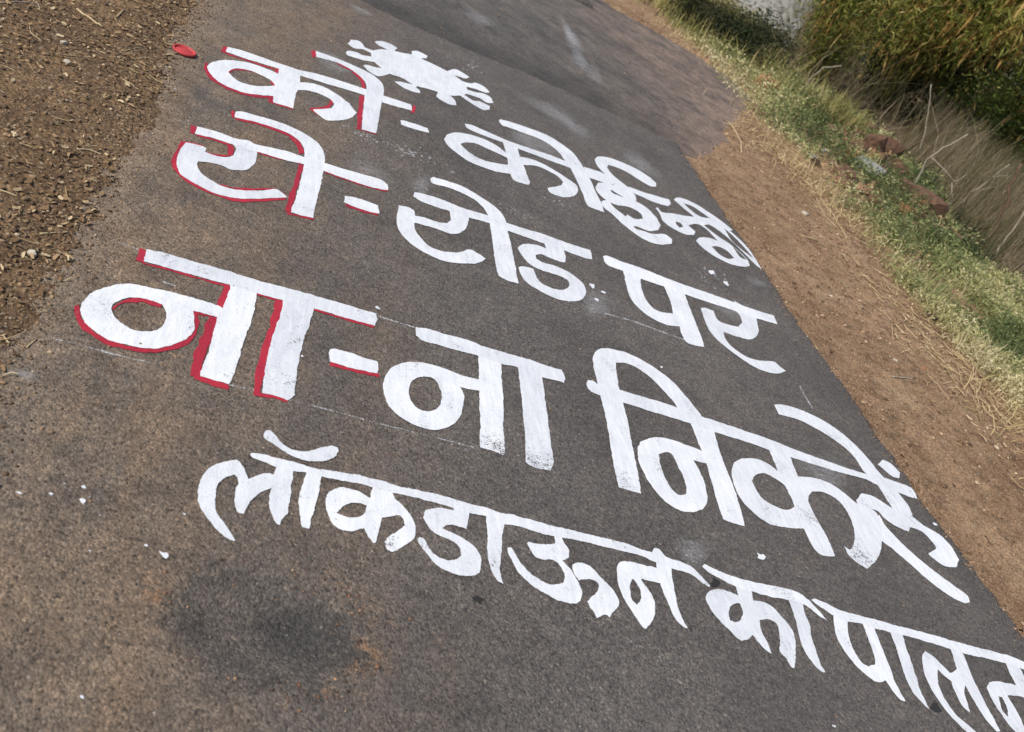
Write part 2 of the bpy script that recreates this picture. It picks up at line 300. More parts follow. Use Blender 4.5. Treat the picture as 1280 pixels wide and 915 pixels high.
# ------------------------------------------------------------------ large structure: ground, road, older road strip
def grid_mesh(name, xs, ys, fx, fz):
    Xg, Yg = np.meshgrid(xs, ys); Xg, Yg = fx(Xg, Yg); Zg = fz(Xg, Yg)
    V = np.stack([Xg.ravel(), Yg.ravel(), Zg.ravel()], 1); nx, ny = len(xs), len(ys)
    i = (np.arange(ny-1)[:, None]*nx + np.arange(nx-1)[None]).ravel()
    return np_mesh(name, V, np.stack([i, i+1, i+1+nx, i+nx], 1), True)
def seg(*parts):
    out = []
    for a, b, s in parts: out += list(np.arange(a, b-1e-6, s))
    return np.array(out+[parts[-1][1]])
gxs = seg((-400, -40, 40), (-40, -4, 4), (-4, -1.8, 0.12), (-1.8, -0.2, 0.014), (-0.2, 2.9, 0.3), (2.9, 5.0, 0.022), (5.0, 10, 0.08), (10, 22, 0.6), (22, 60, 5), (60, 400, 40))
gys = seg((-400, -40, 40), (-40, 0, 5), (0, 0.9, 0.1), (0.9, 5.6, 0.017), (5.6, 10.6, 0.035), (10.6, 14, 0.1), (14, 30, 0.7), (30, 60, 5), (60, 400, 40))
ground = link('ground', grid_mesh('ground', gxs, gys, lambda X, Y: (X, Y), gz), M['soil']); tag(ground, kind='structure')
# newer road layer
rys = np.linspace(-0.4, 1, 300)
us = np.linspace(0, 1, 200); vs = np.linspace(0, 1, 320)
def road_xy(U, Vv):
    Y = -0.4 + Vv*6.0; X0 = -0.75; X = X0 + U*(road_right(Y)-X0)
    top = seam_y(X); Y2 = -0.4 + Vv*(top+0.4); X = X0 + U*(road_right(Y2)-X0); return X, Y2
def road_z(X, Y):
    z = rz(X, Y)
    e = np.zeros_like(z); e[:, -1] = -0.07; e[-1, :] = -0.05     # broken edge drops to the older layer and the soil
    e[:, -2] += -0.006; return z+e
road = link('road', grid_mesh('road', us, vs, road_xy, road_z), M['asphalt']); tag(road, kind='structure')
def old_xy(U, Vv):
    Y = 5.0 + Vv*5.6; xr = np.where(Y > 10.2, 3.2, apron_x(np.clip(Y, 5.5, 10.4)))+0.35; return -0.8 + U*(xr+0.8), Y
old = link('older_road', grid_mesh('older_road', np.linspace(0, 1, 90), np.linspace(0, 1, 90), old_xy, lambda X, Y: -0.036+0.006*vnoise(X, Y, 3, 21)+0.004*vnoise(X, Y, 9, 22)), M['old_asphalt'])
tag(old, kind='structure')
def far_xy(U, Vv):
    Y = 9.15 + 0.12*U*3.2 + 0.06*vnoise(U*4, Vv*0, 3, 31)*(1-Vv) + Vv**3*250; return -0.6 + U*3.72 + 0.02*vnoise(Y, Y*0, 5, 33), Y
fr = link('road_beyond', grid_mesh('road_beyond', np.linspace(0, 1, 40), np.linspace(0, 1, 80), far_xy, lambda X, Y: np.where(Y <= np.min(Y, 0)[None]+1e-6, -0.07, -0.005)), M['asphalt']); tag(fr, kind='structure')

# ------------------------------------------------------------------ lettering: outlines surveyed on the road plane
CR = dict(A=(240, 40, 6.4), B=(380, 40, 4.923), C=(200, 130, 6.4), D=(340, 150, 6.4), E=(550, 140, 6.4), F=(710, 170, 5.12), G=(480, 210, 6.4), H=(600, 250, 6.4),
          I=(740, 310, 4.923), J=(80, 300, 5.818), K=(220, 350, 4.923), L=(470, 400, 4.692), M=(720, 425, 4.923), N=(800, 500, 4.577), O=(960, 490, 3.269),
          P=(240, 530, 5.72), Q=(390, 570, 5.12), R=(620, 640, 6.536), S=(730, 670, 6.4), T=(870, 700, 6.533), U=(1010, 735, 4.741), X=(0, 0, 1.0))
def pts(s):
    out = []; cur = None
    for t in s.split():
        if t in CR: cur = CR[t]; continue
        a, b = t.split(','); out.append((cur[0]+float(a)/cur[2], cur[1]+float(b)/cur[2]))
    return np.array(out)
def smooth_closed(P, step=2.0, corner=46):
    n = len(P); out = []
    def is_corner(i):
        a = P[i]-P[i-1]; b = P[(i+1) % n]-P[i]; la = np.hypot(*a); lb = np.hypot(*b)
        if la < 1e-6 or lb < 1e-6: return True
        return math.degrees(math.acos(max(-1, min(1, np.dot(a, b)/la/lb)))) > corner
    cor = [is_corner(i) for i in range(n)]
    for i in range(n):
        p1 = P[i]; p2 = P[(i+1) % n]; p0 = P[i-1]; p3 = P[(i+2) % n]; L = np.hypot(*(p2-p1))
        m1 = np.zeros(2) if cor[i] else (p2-p0)/(np.hypot(*(p2-p0))+1e-9)*L
        m2 = np.zeros(2) if cor[(i+1) % n] else (p3-p1)/(np.hypot(*(p3-p1))+1e-9)*L
        if cor[i]: m1 = (p2-p1)
        if cor[(i+1) % n]: m2 = (p2-p1)
        k = max(1, int(L/step))
        for j in range(k):
            t = j/k; t2 = t*t; t3 = t2*t
            out.append((2*t3-3*t2+1)*p1+(t3-2*t2+t)*m1+(-2*t3+3*t2)*p2+(t3-t2)*m2)
    return np.array(out)
def to_road(P, jit=0.0016, seed=0):
    W = np.array([on_z(x, y, 0.004) for x, y in P]); n = len(W)
    T = np.roll(W, -1, 0)-np.roll(W, 1, 0); N = np.stack([T[:, 1], -T[:, 0]], 1); N /= (np.linalg.norm(N, axis=1, keepdims=True)+1e-9)
    j = vnoise(W[:, 0], W[:, 1], 45, 50+seed)*2.2 + vnoise(W[:, 0], W[:, 1], 160, 51+seed)*1.8
    return W + N*j[:, None]*jit
def stroke_polys(s, w):
    """a painted line of a given width (crop units) as simple overlapping pieces"""
    P = pts(s); sc = CR[s.split()[0]][2]; r = w/2/sc; out = []
    # densify
    Q = []
    for i in range(len(P)-1):
        k = max(1, int(np.hypot(*(P[i+1]-P[i]))/6)); Q += [P[i]+(P[i+1]-P[i])*j/k for j in range(k)]
    Q.append(P[-1]); Q = np.array(Q)
    for _ in range(2):
        if len(Q) > 2: Q[1:-1] = 0.25*Q[:-2]+0.5*Q[1:-1]+0.25*Q[2:]
    T = np.gradient(Q, axis=0); T /= (np.linalg.norm(T, axis=1, keepdims=True)+1e-9); N = np.stack([-T[:, 1], T[:, 0]], 1)
    wob = vnoise(Q[:, 0], Q[:, 1], 0.11, 81)[:, None]*0.5; a = Q+N*r*(1+wob); b = Q-N*r*(1+0.6*wob)
    for i in range(len(Q)-1): out.append(np.array([a[i], a[i+1], b[i+1], b[i]]))
    return [np.concatenate([a, b[::-1]])]
def inside(px, py, poly):
    x = poly[:, 0]; y = poly[:, 1]; x2 = np.roll(x, -1); y2 = np.roll(y, -1); c = np.zeros(len(px), bool)
    for i in range(len(x)):
        if y[i] == y2[i]: continue
        m = ((y[i] > py) != (y2[i] > py)) & (px < (x2[i]-x[i])*(py-y[i])/(y2[i]-y[i])+x[i]); c ^= m
    return c
def paint_mesh(name, outers, holes, zoff, worn=None):
    vs, es = [], []
    for poly in outers+holes:
        b = len(vs); n = len(poly); vs += [Vector((float(p[0]), float(p[1]))) for p in poly]; es += [(b+i, b+(i+1) % n) for i in range(n)]
    r = delaunay_2d_cdt(vs, es, [], 0, 1e-6); V = np.array([(v.x, v.y) for v in r[0]]); F = np.array([f for f in r[2] if len(f) == 3])
    c = V[F].mean(1); ok = np.zeros(len(F), bool)
    for o in outers: ok |= inside(c[:, 0], c[:, 1], o)
    for h in holes: ok &= ~inside(c[:, 0], c[:, 1], h)
    F = F[ok]; used = np.unique(F); mp = -np.ones(len(V), int); mp[used] = np.arange(len(used)); V = V[used]; F = mp[F]
    a = V[F[:, 0]]; b = V[F[:, 1]]; d = V[F[:, 2]]; fl = ((b[:, 0]-a[:, 0])*(d[:, 1]-a[:, 1])-(b[:, 1]-a[:, 1])*(d[:, 0]-a[:, 0])) < 0
    F[fl] = F[fl][:, ::-1]
    me = np_mesh(name, np.column_stack([V, rz(V[:, 0], V[:, 1])+zoff]), F)
    w = np.zeros(len(V), np.float32)
    if worn is not None:
        for (wx, wy, wr) in worn:
            q = on_z(wx, wy); w = np.maximum(w, 1-np.clip(np.hypot(V[:, 0]-q[0], V[:, 1]-q[1])/wr, 0, 1))
    me.attributes.new('worn', 'FLOAT', 'POINT').data.foreach_set('value', w.astype(np.float32))
    return me
WORN = [(355, 478, 0.09), (300, 470, 0.05), (623, 555, 0.09), (678, 575, 0.10), (785, 600, 0.09), (1070, 690, 0.12), (910, 640, 0.06), (1010, 650, 0.10), (490, 680, 0.05), (1105, 620, 0.08), (840, 780, 0.04), (985, 815, 0.06), (455, 390, 0.05), (1060, 560, 0.1)]
ZL = [0.0022]
def word(name, label, pieces, red=None, group=None):
    """pieces: list of (part name, [outlines], [holes]); earlier pieces lie over later ones"""
    P0 = pts(pieces[0][1][0])[0]; b = on_z(*P0); root = empty(name, (b[0], b[1], 0.0)); done = []
    ZL[0] += 0.00004
    for k, (pn, outs, holes) in enumerate(pieces):
        oo = [to_road(smooth_closed(pts(o)), seed=k) for o in outs]; hh = [to_road(smooth_closed(pts(h)), seed=k) for h in holes]
        link(pn, paint_mesh(pn, oo, hh+done, ZL[0], WORN), M['white_paint'], root)
        # pieces below must not reach under this one: its holes stay open
        done += oo
        if hh and k+1 < len(pieces): pass
    if red:
        rd = []
        for s, wd in red:
            oo = [to_road(q, 0.0032, 5) for q in stroke_polys(s, wd)]
            me = paint_mesh('red_edging', oo, rd, ZL[0]-0.0009)
            if len(me.polygons): link('red_edging', me, M['red_paint'], root)
            rd += oo
    tag(root, label, 'lettering', group); return root
G = 'hand painted lettering on the road'
word('painted_syllable', 'white syllable ko with crimson edging, beside the painted virus in the top row', [
 ('vowel_sign', ['B 75,115 200,160 330,215 420,260 480,310 492,345 490,390 475,450 460,540 447,622 355,597 362,500 375,390 385,330 365,290 300,235 200,185 75,150'], []),
 ('headline', ['A 285,115 400,143 700,248 870,303 B 110,262 370,345 490,388 660,445 664,482 480,430 370,385 100,305 A 700,292 450,215 275,155'], []),
 ('letter', ['A 120,270 160,240 240,222 340,225 450,240 560,275 690,330 700,250 880,310 860,400 950,405 1050,435 1150,490 1260,570 B 290,455 325,495 300,520 240,540 150,542 120,530 55,475 170,467 187,440 165,415 100,380 30,360 A 850,460 830,500 810,608 650,560 650,508 600,505 430,485 300,440 200,385 140,320'],
   ['A 287,315 330,292 390,290 480,310 560,345 640,390 665,425 540,430 410,405 350,375'])],
 [('A 275,112 256,160', 40), ('A 280,168 450,224 660,292', 9), ('A 690,288 672,328', 34), ('A 115,240 92,285 120,335 200,398 320,455 440,494 540,510 640,510', 26), ('A 632,505 630,560', 38), ('A 640,560 810,611', 9),
  ('A 290,325 300,300 340,288 400,289 480,303 570,338 640,378', 13), ('A 635,385 668,420', 34), ('A 1115,530 1140,570 1100,608 960,610', 24), ('A 950,605 1075,698', 18),
  ('B 62,112 62,150', 28), ('B 200,188 300,235', 7), ('B 300,237 350,272 376,305 370,345', 22), ('B 360,388 336,595', 30), ('B 350,600 447,624', 6), ('B 680,450 670,495', 24), ('B 610,566 770,617', 12)], G)
word('painted_dash', 'short white dash after ko, under the painted virus', [('stroke', ['B 595,543 610,542 690,565 762,590 770,618 680,596 600,568'], [])], None, G)
word('painted_virus', 'white spiky virus drawing above the top row of letters', [
 ('body', ['B 412,115 470,105 530,110 600,125 670,140 750,175 860,228 940,275 1000,330 1005,380 950,390 880,385 820,365 750,345 680,325 600,280 530,255 470,215 420,165'], []),
 ('spike', ['B 268,70 290,45 335,52 365,75 372,92 425,112 415,128 362,105 310,98'], []), ('spike', ['B 257,125 275,113 330,125 360,140 430,155 450,185 380,175 310,155 265,140'], []),
 ('spike', ['B 365,205 385,200 440,215 500,228 540,255 495,265 460,272 400,240'], []), ('spike', ['B 435,58 470,53 530,70 575,97 560,112 545,130 515,108 460,80'], []),
 ('spike', ['B 663,115 700,115 760,145 755,162 730,160 700,175 670,150'], []), ('spike', ['B 560,305 590,303 640,315 700,325 690,340 715,360 715,375 670,365 610,340'], []),
 ('spike', ['B 815,395 825,365 880,375 930,420 940,450 900,445 840,415'], []), ('spike', ['B 880,240 930,227 980,250 1018,275 1000,285 960,275 920,262'], []),
 ('spike', ['B 970,300 1030,315 1055,310 1110,335 1145,370 1120,372 1060,350 990,328'], []), ('spike', ['B 985,345 1060,370 1100,375 1150,400 1168,435 1130,435 1080,405 995,378'], []),
 ('spike', ['B 980,380 1040,420 1080,425 1145,455 1140,475 1110,480 1050,450 1020,430 960,388'], [])], None, None)
word('painted_word', 'white word koi with a hooked last letter, top row right of the virus', [
 ('vowel_sign', ['E 470,70 480,57 540,70 680,115 850,180 960,245 1060,320 1120,395 F 100,200 140,270 185,370 215,430 232,485 175,465 125,440 100,380 60,290 E 1040,440 1000,385 960,330 900,275 800,215 680,170 560,125 500,105'], []),
 ('headline', ['E 200,90 250,100 400,165 540,225 660,268 860,335 1010,392 1090,430 1080,470 1040,445 850,375 640,295 500,240 400,205 215,125'], []),
 ('letter', ['E 35,215 50,180 110,162 200,170 330,205 450,265 530,325 500,235 620,280 640,355 720,370 820,410 920,465 1020,530 1090,580 1108,620 1090,655 1030,680 960,672 880,640 860,605 920,595 975,580 985,555 940,510 860,465 780,430 670,420 690,480 720,560 710,580 670,570 590,540 565,490 460,475 350,440 230,390 130,320 60,260'],
   ['E 165,255 200,240 280,248 380,290 480,335 540,365 545,420 480,410 400,395 320,370 230,315']),
 ('letter', ['F 170,150 190,130 240,132 330,160 430,205 520,260 565,300 565,322 530,320 450,275 380,230 300,195 258,183 250,200 285,245 340,290 400,340 435,385 438,415 400,408 330,375 275,340 300,300 230,235 190,190',
   'F 175,325 195,298 250,298 310,320 300,335 272,345 285,362 340,385 420,410 500,455 565,520 592,570 580,602 520,607 450,580 400,565 360,520 380,500 430,530 480,528 470,500 420,465 370,448 310,440 240,405 195,365',
   'F 215,420 240,408 265,415 290,450 340,490 400,540 430,588 480,605 540,625 620,628 668,660 665,688 590,693 500,665 420,615 350,560 280,495 225,450',
   'F 100,195 170,215 235,240 310,290 290,310 210,290 130,262', 'F 380,320 500,362 650,405 660,430 640,447 560,425 470,385 420,362'], [])], None, G)
word('painted_word', 'cramped white word bhi squeezed against the right edge of the asphalt', [
 ('letter', ['F 678,405 700,393 750,402 830,440 900,485 980,540 1055,600 1040,605 1140,700 1190,765 1240,850 1200,820 1120,740 1030,655 960,600 900,565 870,570 960,640 1050,700 1150,790 1165,830 1130,835 1050,820 960,780 870,720 820,670 840,650 900,650 960,670 930,640 880,590 820,560 770,570 815,610 810,632 760,630 690,600 610,545 585,490 560,460 575,455 600,485 680,495 760,510 810,515 740,460 700,425'],
   ['F 740,428 800,450 860,490 910,525 850,515 790,475', 'F 920,705 960,705 1020,735 1065,780 1030,785 970,755', 'F 690,545 720,555 740,580 715,585 695,565', 'F 1000,588 1060,640 1130,712 1190,782 1120,730 1050,668', 'F 1055,705 1100,745 1150,795 1100,770'])], None, G)
word('painted_syllable', 'white syllable ro with crimson edging, left end of the second row', [
 ('vowel_sign', ['C 605,60 650,57 750,85 880,120 1000,160 1120,215 D 300,130 380,195 415,250 425,310 415,380 400,470 380,560 350,680 330,780 240,760 150,735 180,650 210,550 240,440 258,350 C 1155,370 1130,310 1060,250 960,205 850,165 720,130 600,105'], []),
 ('headline', ['C 300,178 450,215 580,265 700,295 770,320 1000,370 D 250,290 420,340 560,385 720,430 880,480 930,515 930,560 820,540 640,485 410,402 250,350 C 1020,450 900,415 770,375 560,312 420,268 280,235'], []),
 ('letter', ['C 205,303 290,320 345,335 370,350 360,380 450,412 540,422 590,405 605,365 595,330 560,300 700,285 770,330 775,430 750,480 700,520 640,528 560,520 500,490 400,465 310,455 300,480 310,520 345,565 420,615 500,655 600,680 720,690 830,688 930,675 975,705 1015,742 880,750 750,755 620,750 500,730 400,695 300,645 220,600 160,550 135,490 138,430 165,360'], [])],
 [('C 278,172 260,230', 44), ('C 290,243 420,276 560,318', 14), ('C 565,325 588,365 560,405', 44), ('C 560,410 500,418 430,408 360,380', 12), ('C 195,300 130,400 108,465', 48), ('C 108,460 140,545 220,612 340,672 500,738 620,762 760,768 1010,748', 28), ('C 195,300 290,316 350,334', 14),
  ('C 480,645 620,676 760,680 930,668 1020,742', 14), ('C 578,50 596,106', 36), ('C 605,112 720,138 850,172 960,212 1060,258', 16), ('C 1050,252 1110,305 1135,390', 42), ('C 775,382 900,418 1150,476', 9), ('C 1135,480 1110,570 1070,690 1028,855', 46),
  ('D 125,740 240,772 330,782', 16), ('D 430,412 640,489 820,544 930,564', 12), ('D 590,672 720,716 852,752', 24)], G)
word('painted_dash', 'short red-edged white dash after ro in the second row', [('stroke', ['D 585,605 660,615 850,680 858,745 780,730 640,685 580,655'], [])], None, G)
word('painted_word', 'white word rod in the middle of the second row', [
 ('vowel_sign', ['G 370,85 395,70 500,100 640,150 760,220 860,285 930,345 975,420 990,500 1015,600 1040,720 H 310,665 230,645 150,605 125,500 105,350 80,190 G 835,380 800,320 730,255 640,205 520,155 420,130 380,115'], []),
 ('headline', ['G 235,225 245,190 300,200 420,235 540,280 640,320 760,355 840,380 980,435 H 350,225 500,268 700,340 885,400 902,475 850,465 740,425 660,395 510,345 350,288 225,243 G 850,442 760,415 670,390 520,340 420,310 300,265'], []),
 ('letter', ['G 120,297 200,312 245,340 250,378 330,395 430,430 505,440 535,415 530,370 520,325 680,375 672,440 650,490 600,520 530,522 440,490 340,460 245,435 250,490 290,550 360,620 440,655 540,672 620,670 690,648 750,680 818,722 770,752 720,762 600,758 500,745 400,710 300,660 200,590 130,510 103,440 105,370'], []),
 ('letter', ['H 300,380 330,355 400,350 480,365 530,385 510,335 665,385 685,440 685,497 640,490 560,460 490,430 450,440 450,465 500,495 600,525 700,570 800,640 845,700 845,760 810,795 740,808 640,795 540,755 440,700 370,650 330,590 310,535 340,525 425,545 445,590 480,650 560,695 640,718 700,705 720,675 700,640 640,605 560,580 460,545 390,500 330,430'], [])], None, G)
word('painted_word', 'white two-letter word par at the right end of the second row', [
 ('headline', ['I 70,50 90,45 180,80 300,120 450,180 570,225 760,290 950,360 1120,415 1142,467 1080,450 1000,425 820,365 680,320 565,280 440,235 300,185 180,135 110,110 80,85'], []),
 ('letter', ['I 180,120 300,165 305,240 330,310 375,365 420,390 500,402 490,350 460,270 435,215 565,265 600,360 640,460 680,560 692,608 640,598 580,575 555,530 540,480 460,470 370,430 290,370 240,310 210,220 195,150'], []),
 ('letter', ['I 670,370 690,365 750,385 775,440 840,470 900,482 925,460 915,420 890,390 850,365 880,325 1000,400 1020,470 1028,510 1010,545 970,560 900,545 810,515 830,570 880,620 960,670 1040,692 1120,697 1160,730 1195,755 1150,770 1060,755 960,705 860,635 780,570 720,500 690,430'], [])], None, G)
word('painted_syllable', 'largest white syllable na with thick crimson edging, left end of the third row', [
 ('headline', ['J 600,62 750,95 900,140 1050,182 1200,225 K 520,5 700,50 870,98 1000,135 1150,182 1235,205 1240,240 1225,278 1080,240 850,172 660,122 500,78 J 1210,325 1080,290 900,240 700,185 580,150'], []),
 ('letter', ['J 118,510 140,450 200,380 300,340 400,318 500,318 620,340 780,375 900,405 1050,450 1150,485 1180,520 1120,555 1020,530 940,510 950,580 940,660 880,720 780,765 650,785 500,770 360,735 250,680 160,600', 'K 335,10 500,68 490,150 460,260 420,370 390,480 350,600 325,638 240,615 150,590 160,540 200,440 230,330 255,235 290,165 330,60'],
   ['J 340,500 355,468 420,432 500,413 580,418 660,443 720,465 745,530 730,600 700,640 640,660 520,655 430,610 370,560']),
 ('vowel_sign', ['K 665,110 850,165 820,280 785,370 760,480 735,650 735,705 690,738 620,710 530,690 540,620 560,480 600,330 640,220'], [])],
 [('J 580,62 552,152', 66), ('J 570,160 700,193 900,249 1080,300 1200,332', 16), ('J 1195,320 1148,480', 56), ('J 88,470 95,540 150,632 260,712 400,768 560,793 700,795 850,758 930,712 968,640 966,540 945,512', 38), ('J 352,495 390,450 480,426 570,428 650,450 718,472', 30),
  ('J 945,514 1050,535 1130,562', 28), ('K 240,225 195,340 150,440 118,590', 66), ('K 110,590 230,628 330,655', 28), ('K 495,82 662,126', 18), ('K 640,120 600,290 550,430 512,600 500,700', 50), ('K 480,695 600,712 690,738', 22), ('K 850,177 1080,246 1220,284', 14)], G)
word('painted_dash', 'broad red-edged white dash after the big na in the third row', [('stroke', ['K 945,430 970,422 1050,440 1150,475 1240,500 1248,540 1240,575 1150,555 1040,530 945,500'], [])], [('K 950,512 1100,552 1250,584', 20)], G)
word('painted_word', 'plain white word na in the middle of the third row', [
 ('headline', ['L 235,40 300,48 400,80 520,110 640,155 760,190 900,230 1000,265 1090,290 1108,330 1107,368 1050,350 975,332 835,275 735,255 600,208 480,175 370,145 270,118 235,90'], []),
 ('letter', ['L 42,380 60,320 110,270 200,245 300,255 400,280 500,320 620,350 640,385 620,415 560,405 495,390 515,440 512,500 490,570 450,610 400,635 340,645 270,630 180,590 110,540 65,480', 'L 600,190 735,240 738,350 748,450 748,600 755,700 760,780 745,790 690,765 612,745 612,600 606,450 605,300'],
   ['L 193,420 205,370 235,340 290,330 345,345 370,385 385,430 380,490 350,525 300,535 240,515 205,470']),
 ('vowel_sign', ['L 833,262 975,315 985,400 1000,520 1015,640 1030,750 1043,830 1022,880 960,870 900,850 878,830 878,700 865,560 850,400'], [])], None, G)
word('painted_word', 'long white word niklen with a dot, right half of the third row', [
 ('headline', ['M 65,265 75,245 110,250 150,280 260,300 400,345 520,380 640,420 780,470 900,510 1050,560 1180,605 O 100,230 250,285 390,330 460,345 540,372 590,395 613,437 570,425 520,405 440,375 400,355 250,315 95,265 M 1190,675 1050,625 850,562 700,510 500,450 380,410 285,380 180,345 130,330 85,305'], []),
 ('vowel_sign', ['M 105,120 120,75 170,50 240,58 320,80 420,130 520,195 610,270 690,360 770,460 740,490 640,430 600,380 540,310 470,240 400,185 320,145 245,137 250,200 265,290 290,380 320,500 350,660 385,830 401,945 330,925 264,905 235,780 210,620 180,450 150,330 125,230'], []),
 ('letter', ['N -13,275 0,240 60,215 140,215 250,250 355,290 400,330 375,360 310,345 350,420 380,510 385,580 360,625 300,640 230,630 140,575 60,480 10,390 -8,335', 'N 280,110 425,170 450,270 490,380 530,480 570,600 602,722 545,705 478,682 445,590 410,460 380,360 345,270 310,180'],
   ['N 110,310 150,295 185,310 215,370 250,440 268,500 260,540 220,540 170,490 135,420 115,360']),
 ('vowel_sign', ['O 25,50 60,50 150,78 250,130 330,190 400,260 465,340 540,420 590,500 575,570 520,545 470,510 455,490 430,480 370,470 360,440 385,412 430,425 510,475 480,430 450,380 420,345 390,320 350,260 280,200 200,150 120,110 45,90'], []),
 ('letter', ['N 525,400 540,355 590,332 660,335 730,360 790,405 735,270 855,310 905,435 990,640 1030,710 1080,800 1117,890 1090,893 1030,880 980,820 940,735 850,730 740,705 660,650 590,580 545,500', 'O 115,345 180,348 250,370 310,410 365,455 440,490 465,560 462,640 440,690 405,720 370,700 330,665 310,625 335,645 352,615 355,570 330,500 290,445 230,410 180,405 165,430 170,480 110,420'],
   ['N 640,460 665,425 710,418 760,440 830,490 865,560 885,610 850,628 770,605 700,560 660,500']),
 ('letter', ['O 575,495 640,545 700,580 750,630 782,685 770,715 730,712 690,690 655,660 690,640 680,620 630,570 570,545', 'O 455,500 480,545 530,600 600,665 680,730 760,790 820,835 825,858 800,860 740,830 660,770 580,700 510,640 460,600 440,540'], []),
 ('dot', ['O 450,295 470,275 500,290 542,330 535,352 510,345'], [])], None, G)
word('painted_word', 'white slanting word lockdown with a crescent over it, nearest row', [
 ('headline', ['P 415,212 430,200 500,210 620,240 750,275 900,315 Q 150,95 300,120 450,160 600,200 780,240 1000,300 1130,335 R 55,10 150,25 300,65 480,115 640,150 800,190 S 200,20 370,70 480,110 545,125 560,95 600,100 645,150 660,165 800,215 900,275 1008,395 1000,405 960,380 860,305 700,255 580,210 470,160 300,115 150,80 R 740,245 560,210 480,200 350,165 200,120 65,95 Q 1115,385 1010,365 900,330 740,285 510,230 400,200 230,160 65,130 P 930,375 820,345 730,335 600,300 500,262 440,240'], []),
 ('crescent', ['P 515,65 530,40 565,42 600,80 640,130 700,170 770,190 850,188 920,165 1000,152 1040,165 1048,190 1020,230 960,260 880,267 800,255 720,225 640,180 570,130 520,95'], []),
 ('letter', ['P 40,480 50,420 90,350 170,290 260,258 320,252 355,285 410,390 345,435 320,370 305,360 240,385 190,430 168,490 165,560 185,640 230,710 280,770 308,835 250,815 190,770 120,690 60,590', 'P 335,430 410,385 470,360 540,350 610,365 580,455 520,475 450,520 400,570 375,640 340,635 315,605 305,520 310,480', 'P 600,285 730,325 715,420 700,560 680,640 640,690 628,718 600,705 575,650 550,580 560,480 590,370'], []),
 ('vowel_sign', ['P 820,330 930,365 910,470 880,600 860,660 840,745 790,735 775,680 765,620 770,500 795,420'], []),
 ('letter', ['Q 88,280 110,230 170,200 240,205 310,230 370,265 395,190 510,220 530,275 560,295 610,350 655,420 665,480 640,540 580,580 515,610 480,600 470,545 490,515 550,480 590,440 585,400 560,378 450,392 435,460 410,555 395,555 355,500 335,460 280,475 200,475 140,440 100,370'], ['Q 160,360 200,320 260,298 320,302 352,315 340,360 310,385 260,392 200,378']),
 ('letter', ['Q 710,390 730,350 790,332 850,335 905,345 900,315 1010,350 1000,420 990,465 930,445 860,440 830,460 870,480 960,520 1030,570 1075,630 1085,690 1070,745 1020,768 940,760 850,725 770,665 710,590 678,535 690,518 715,530 750,590 800,640 870,665 920,662 955,635 940,580 890,540 800,500 740,445'], []),
 ('vowel_sign', ['Q 1115,370 1230,415 1220,520 1210,640 1205,740 1230,820 1190,800 1150,730 1125,650 1122,520'], []),
 ('letter', ['R 250,255 270,240 340,260 430,265 485,250 475,195 535,200 560,255 600,310 598,365 560,390 545,395 600,450 650,530 690,600 703,660 690,725 650,745 570,738 450,690 340,630 250,560 180,480 130,390 95,315 95,285 130,290 170,360 230,450 310,520 400,575 470,595 550,580 565,530 540,460 475,390 400,385 320,365 285,310', 'R 620,440 640,415 700,412 770,440 S 130,320 200,390 250,450 278,510 275,560 240,600 205,650 190,630 150,635 105,655 85,610 50,570 25,520 100,455 120,410 105,370 60,350 R 730,550 680,562 640,500'], []),
 ('letter', ['S 262,280 270,230 310,203 380,205 480,230 590,260 630,320 610,375 530,355 460,345 520,430 560,510 570,600 560,660 495,740 470,725 400,620 330,510 285,410', 'S 575,190 700,240 715,370 740,510 780,630 832,735 800,730 760,690 715,630 680,550 640,450 610,370 590,260'], ['S 370,400 385,345 400,345 430,390 455,450 455,510 425,548 390,510 372,455'])], None, G)
word('painted_word', 'short white word ka after lockdown in the nearest row', [
 ('headline', ['T 50,50 70,32 120,55 200,95 300,130 440,170 600,205 760,235 850,275 920,325 1000,410 1072,490 1030,470 960,415 870,355 750,322 620,300 450,255 320,212 200,150 100,95'], []),
 ('letter', ['T 80,320 90,270 130,240 200,235 280,258 345,290 320,200 450,245 470,330 540,340 620,375 700,460 770,540 805,610 817,720 810,885 780,870 740,800 690,750 685,640 670,540 640,500 570,482 520,490 540,580 580,660 622,765 590,750 520,680 465,610 430,645 370,655 330,625 290,580 210,510 130,410'], ['T 270,430 280,375 320,352 360,355 385,430 365,490 320,508 280,490']),
 ('vowel_sign', ['T 750,305 870,335 890,430 930,530 945,620 980,730 1020,840 1060,915 1020,905 960,840 900,760 850,640 820,510 785,400'], [])], None, G)
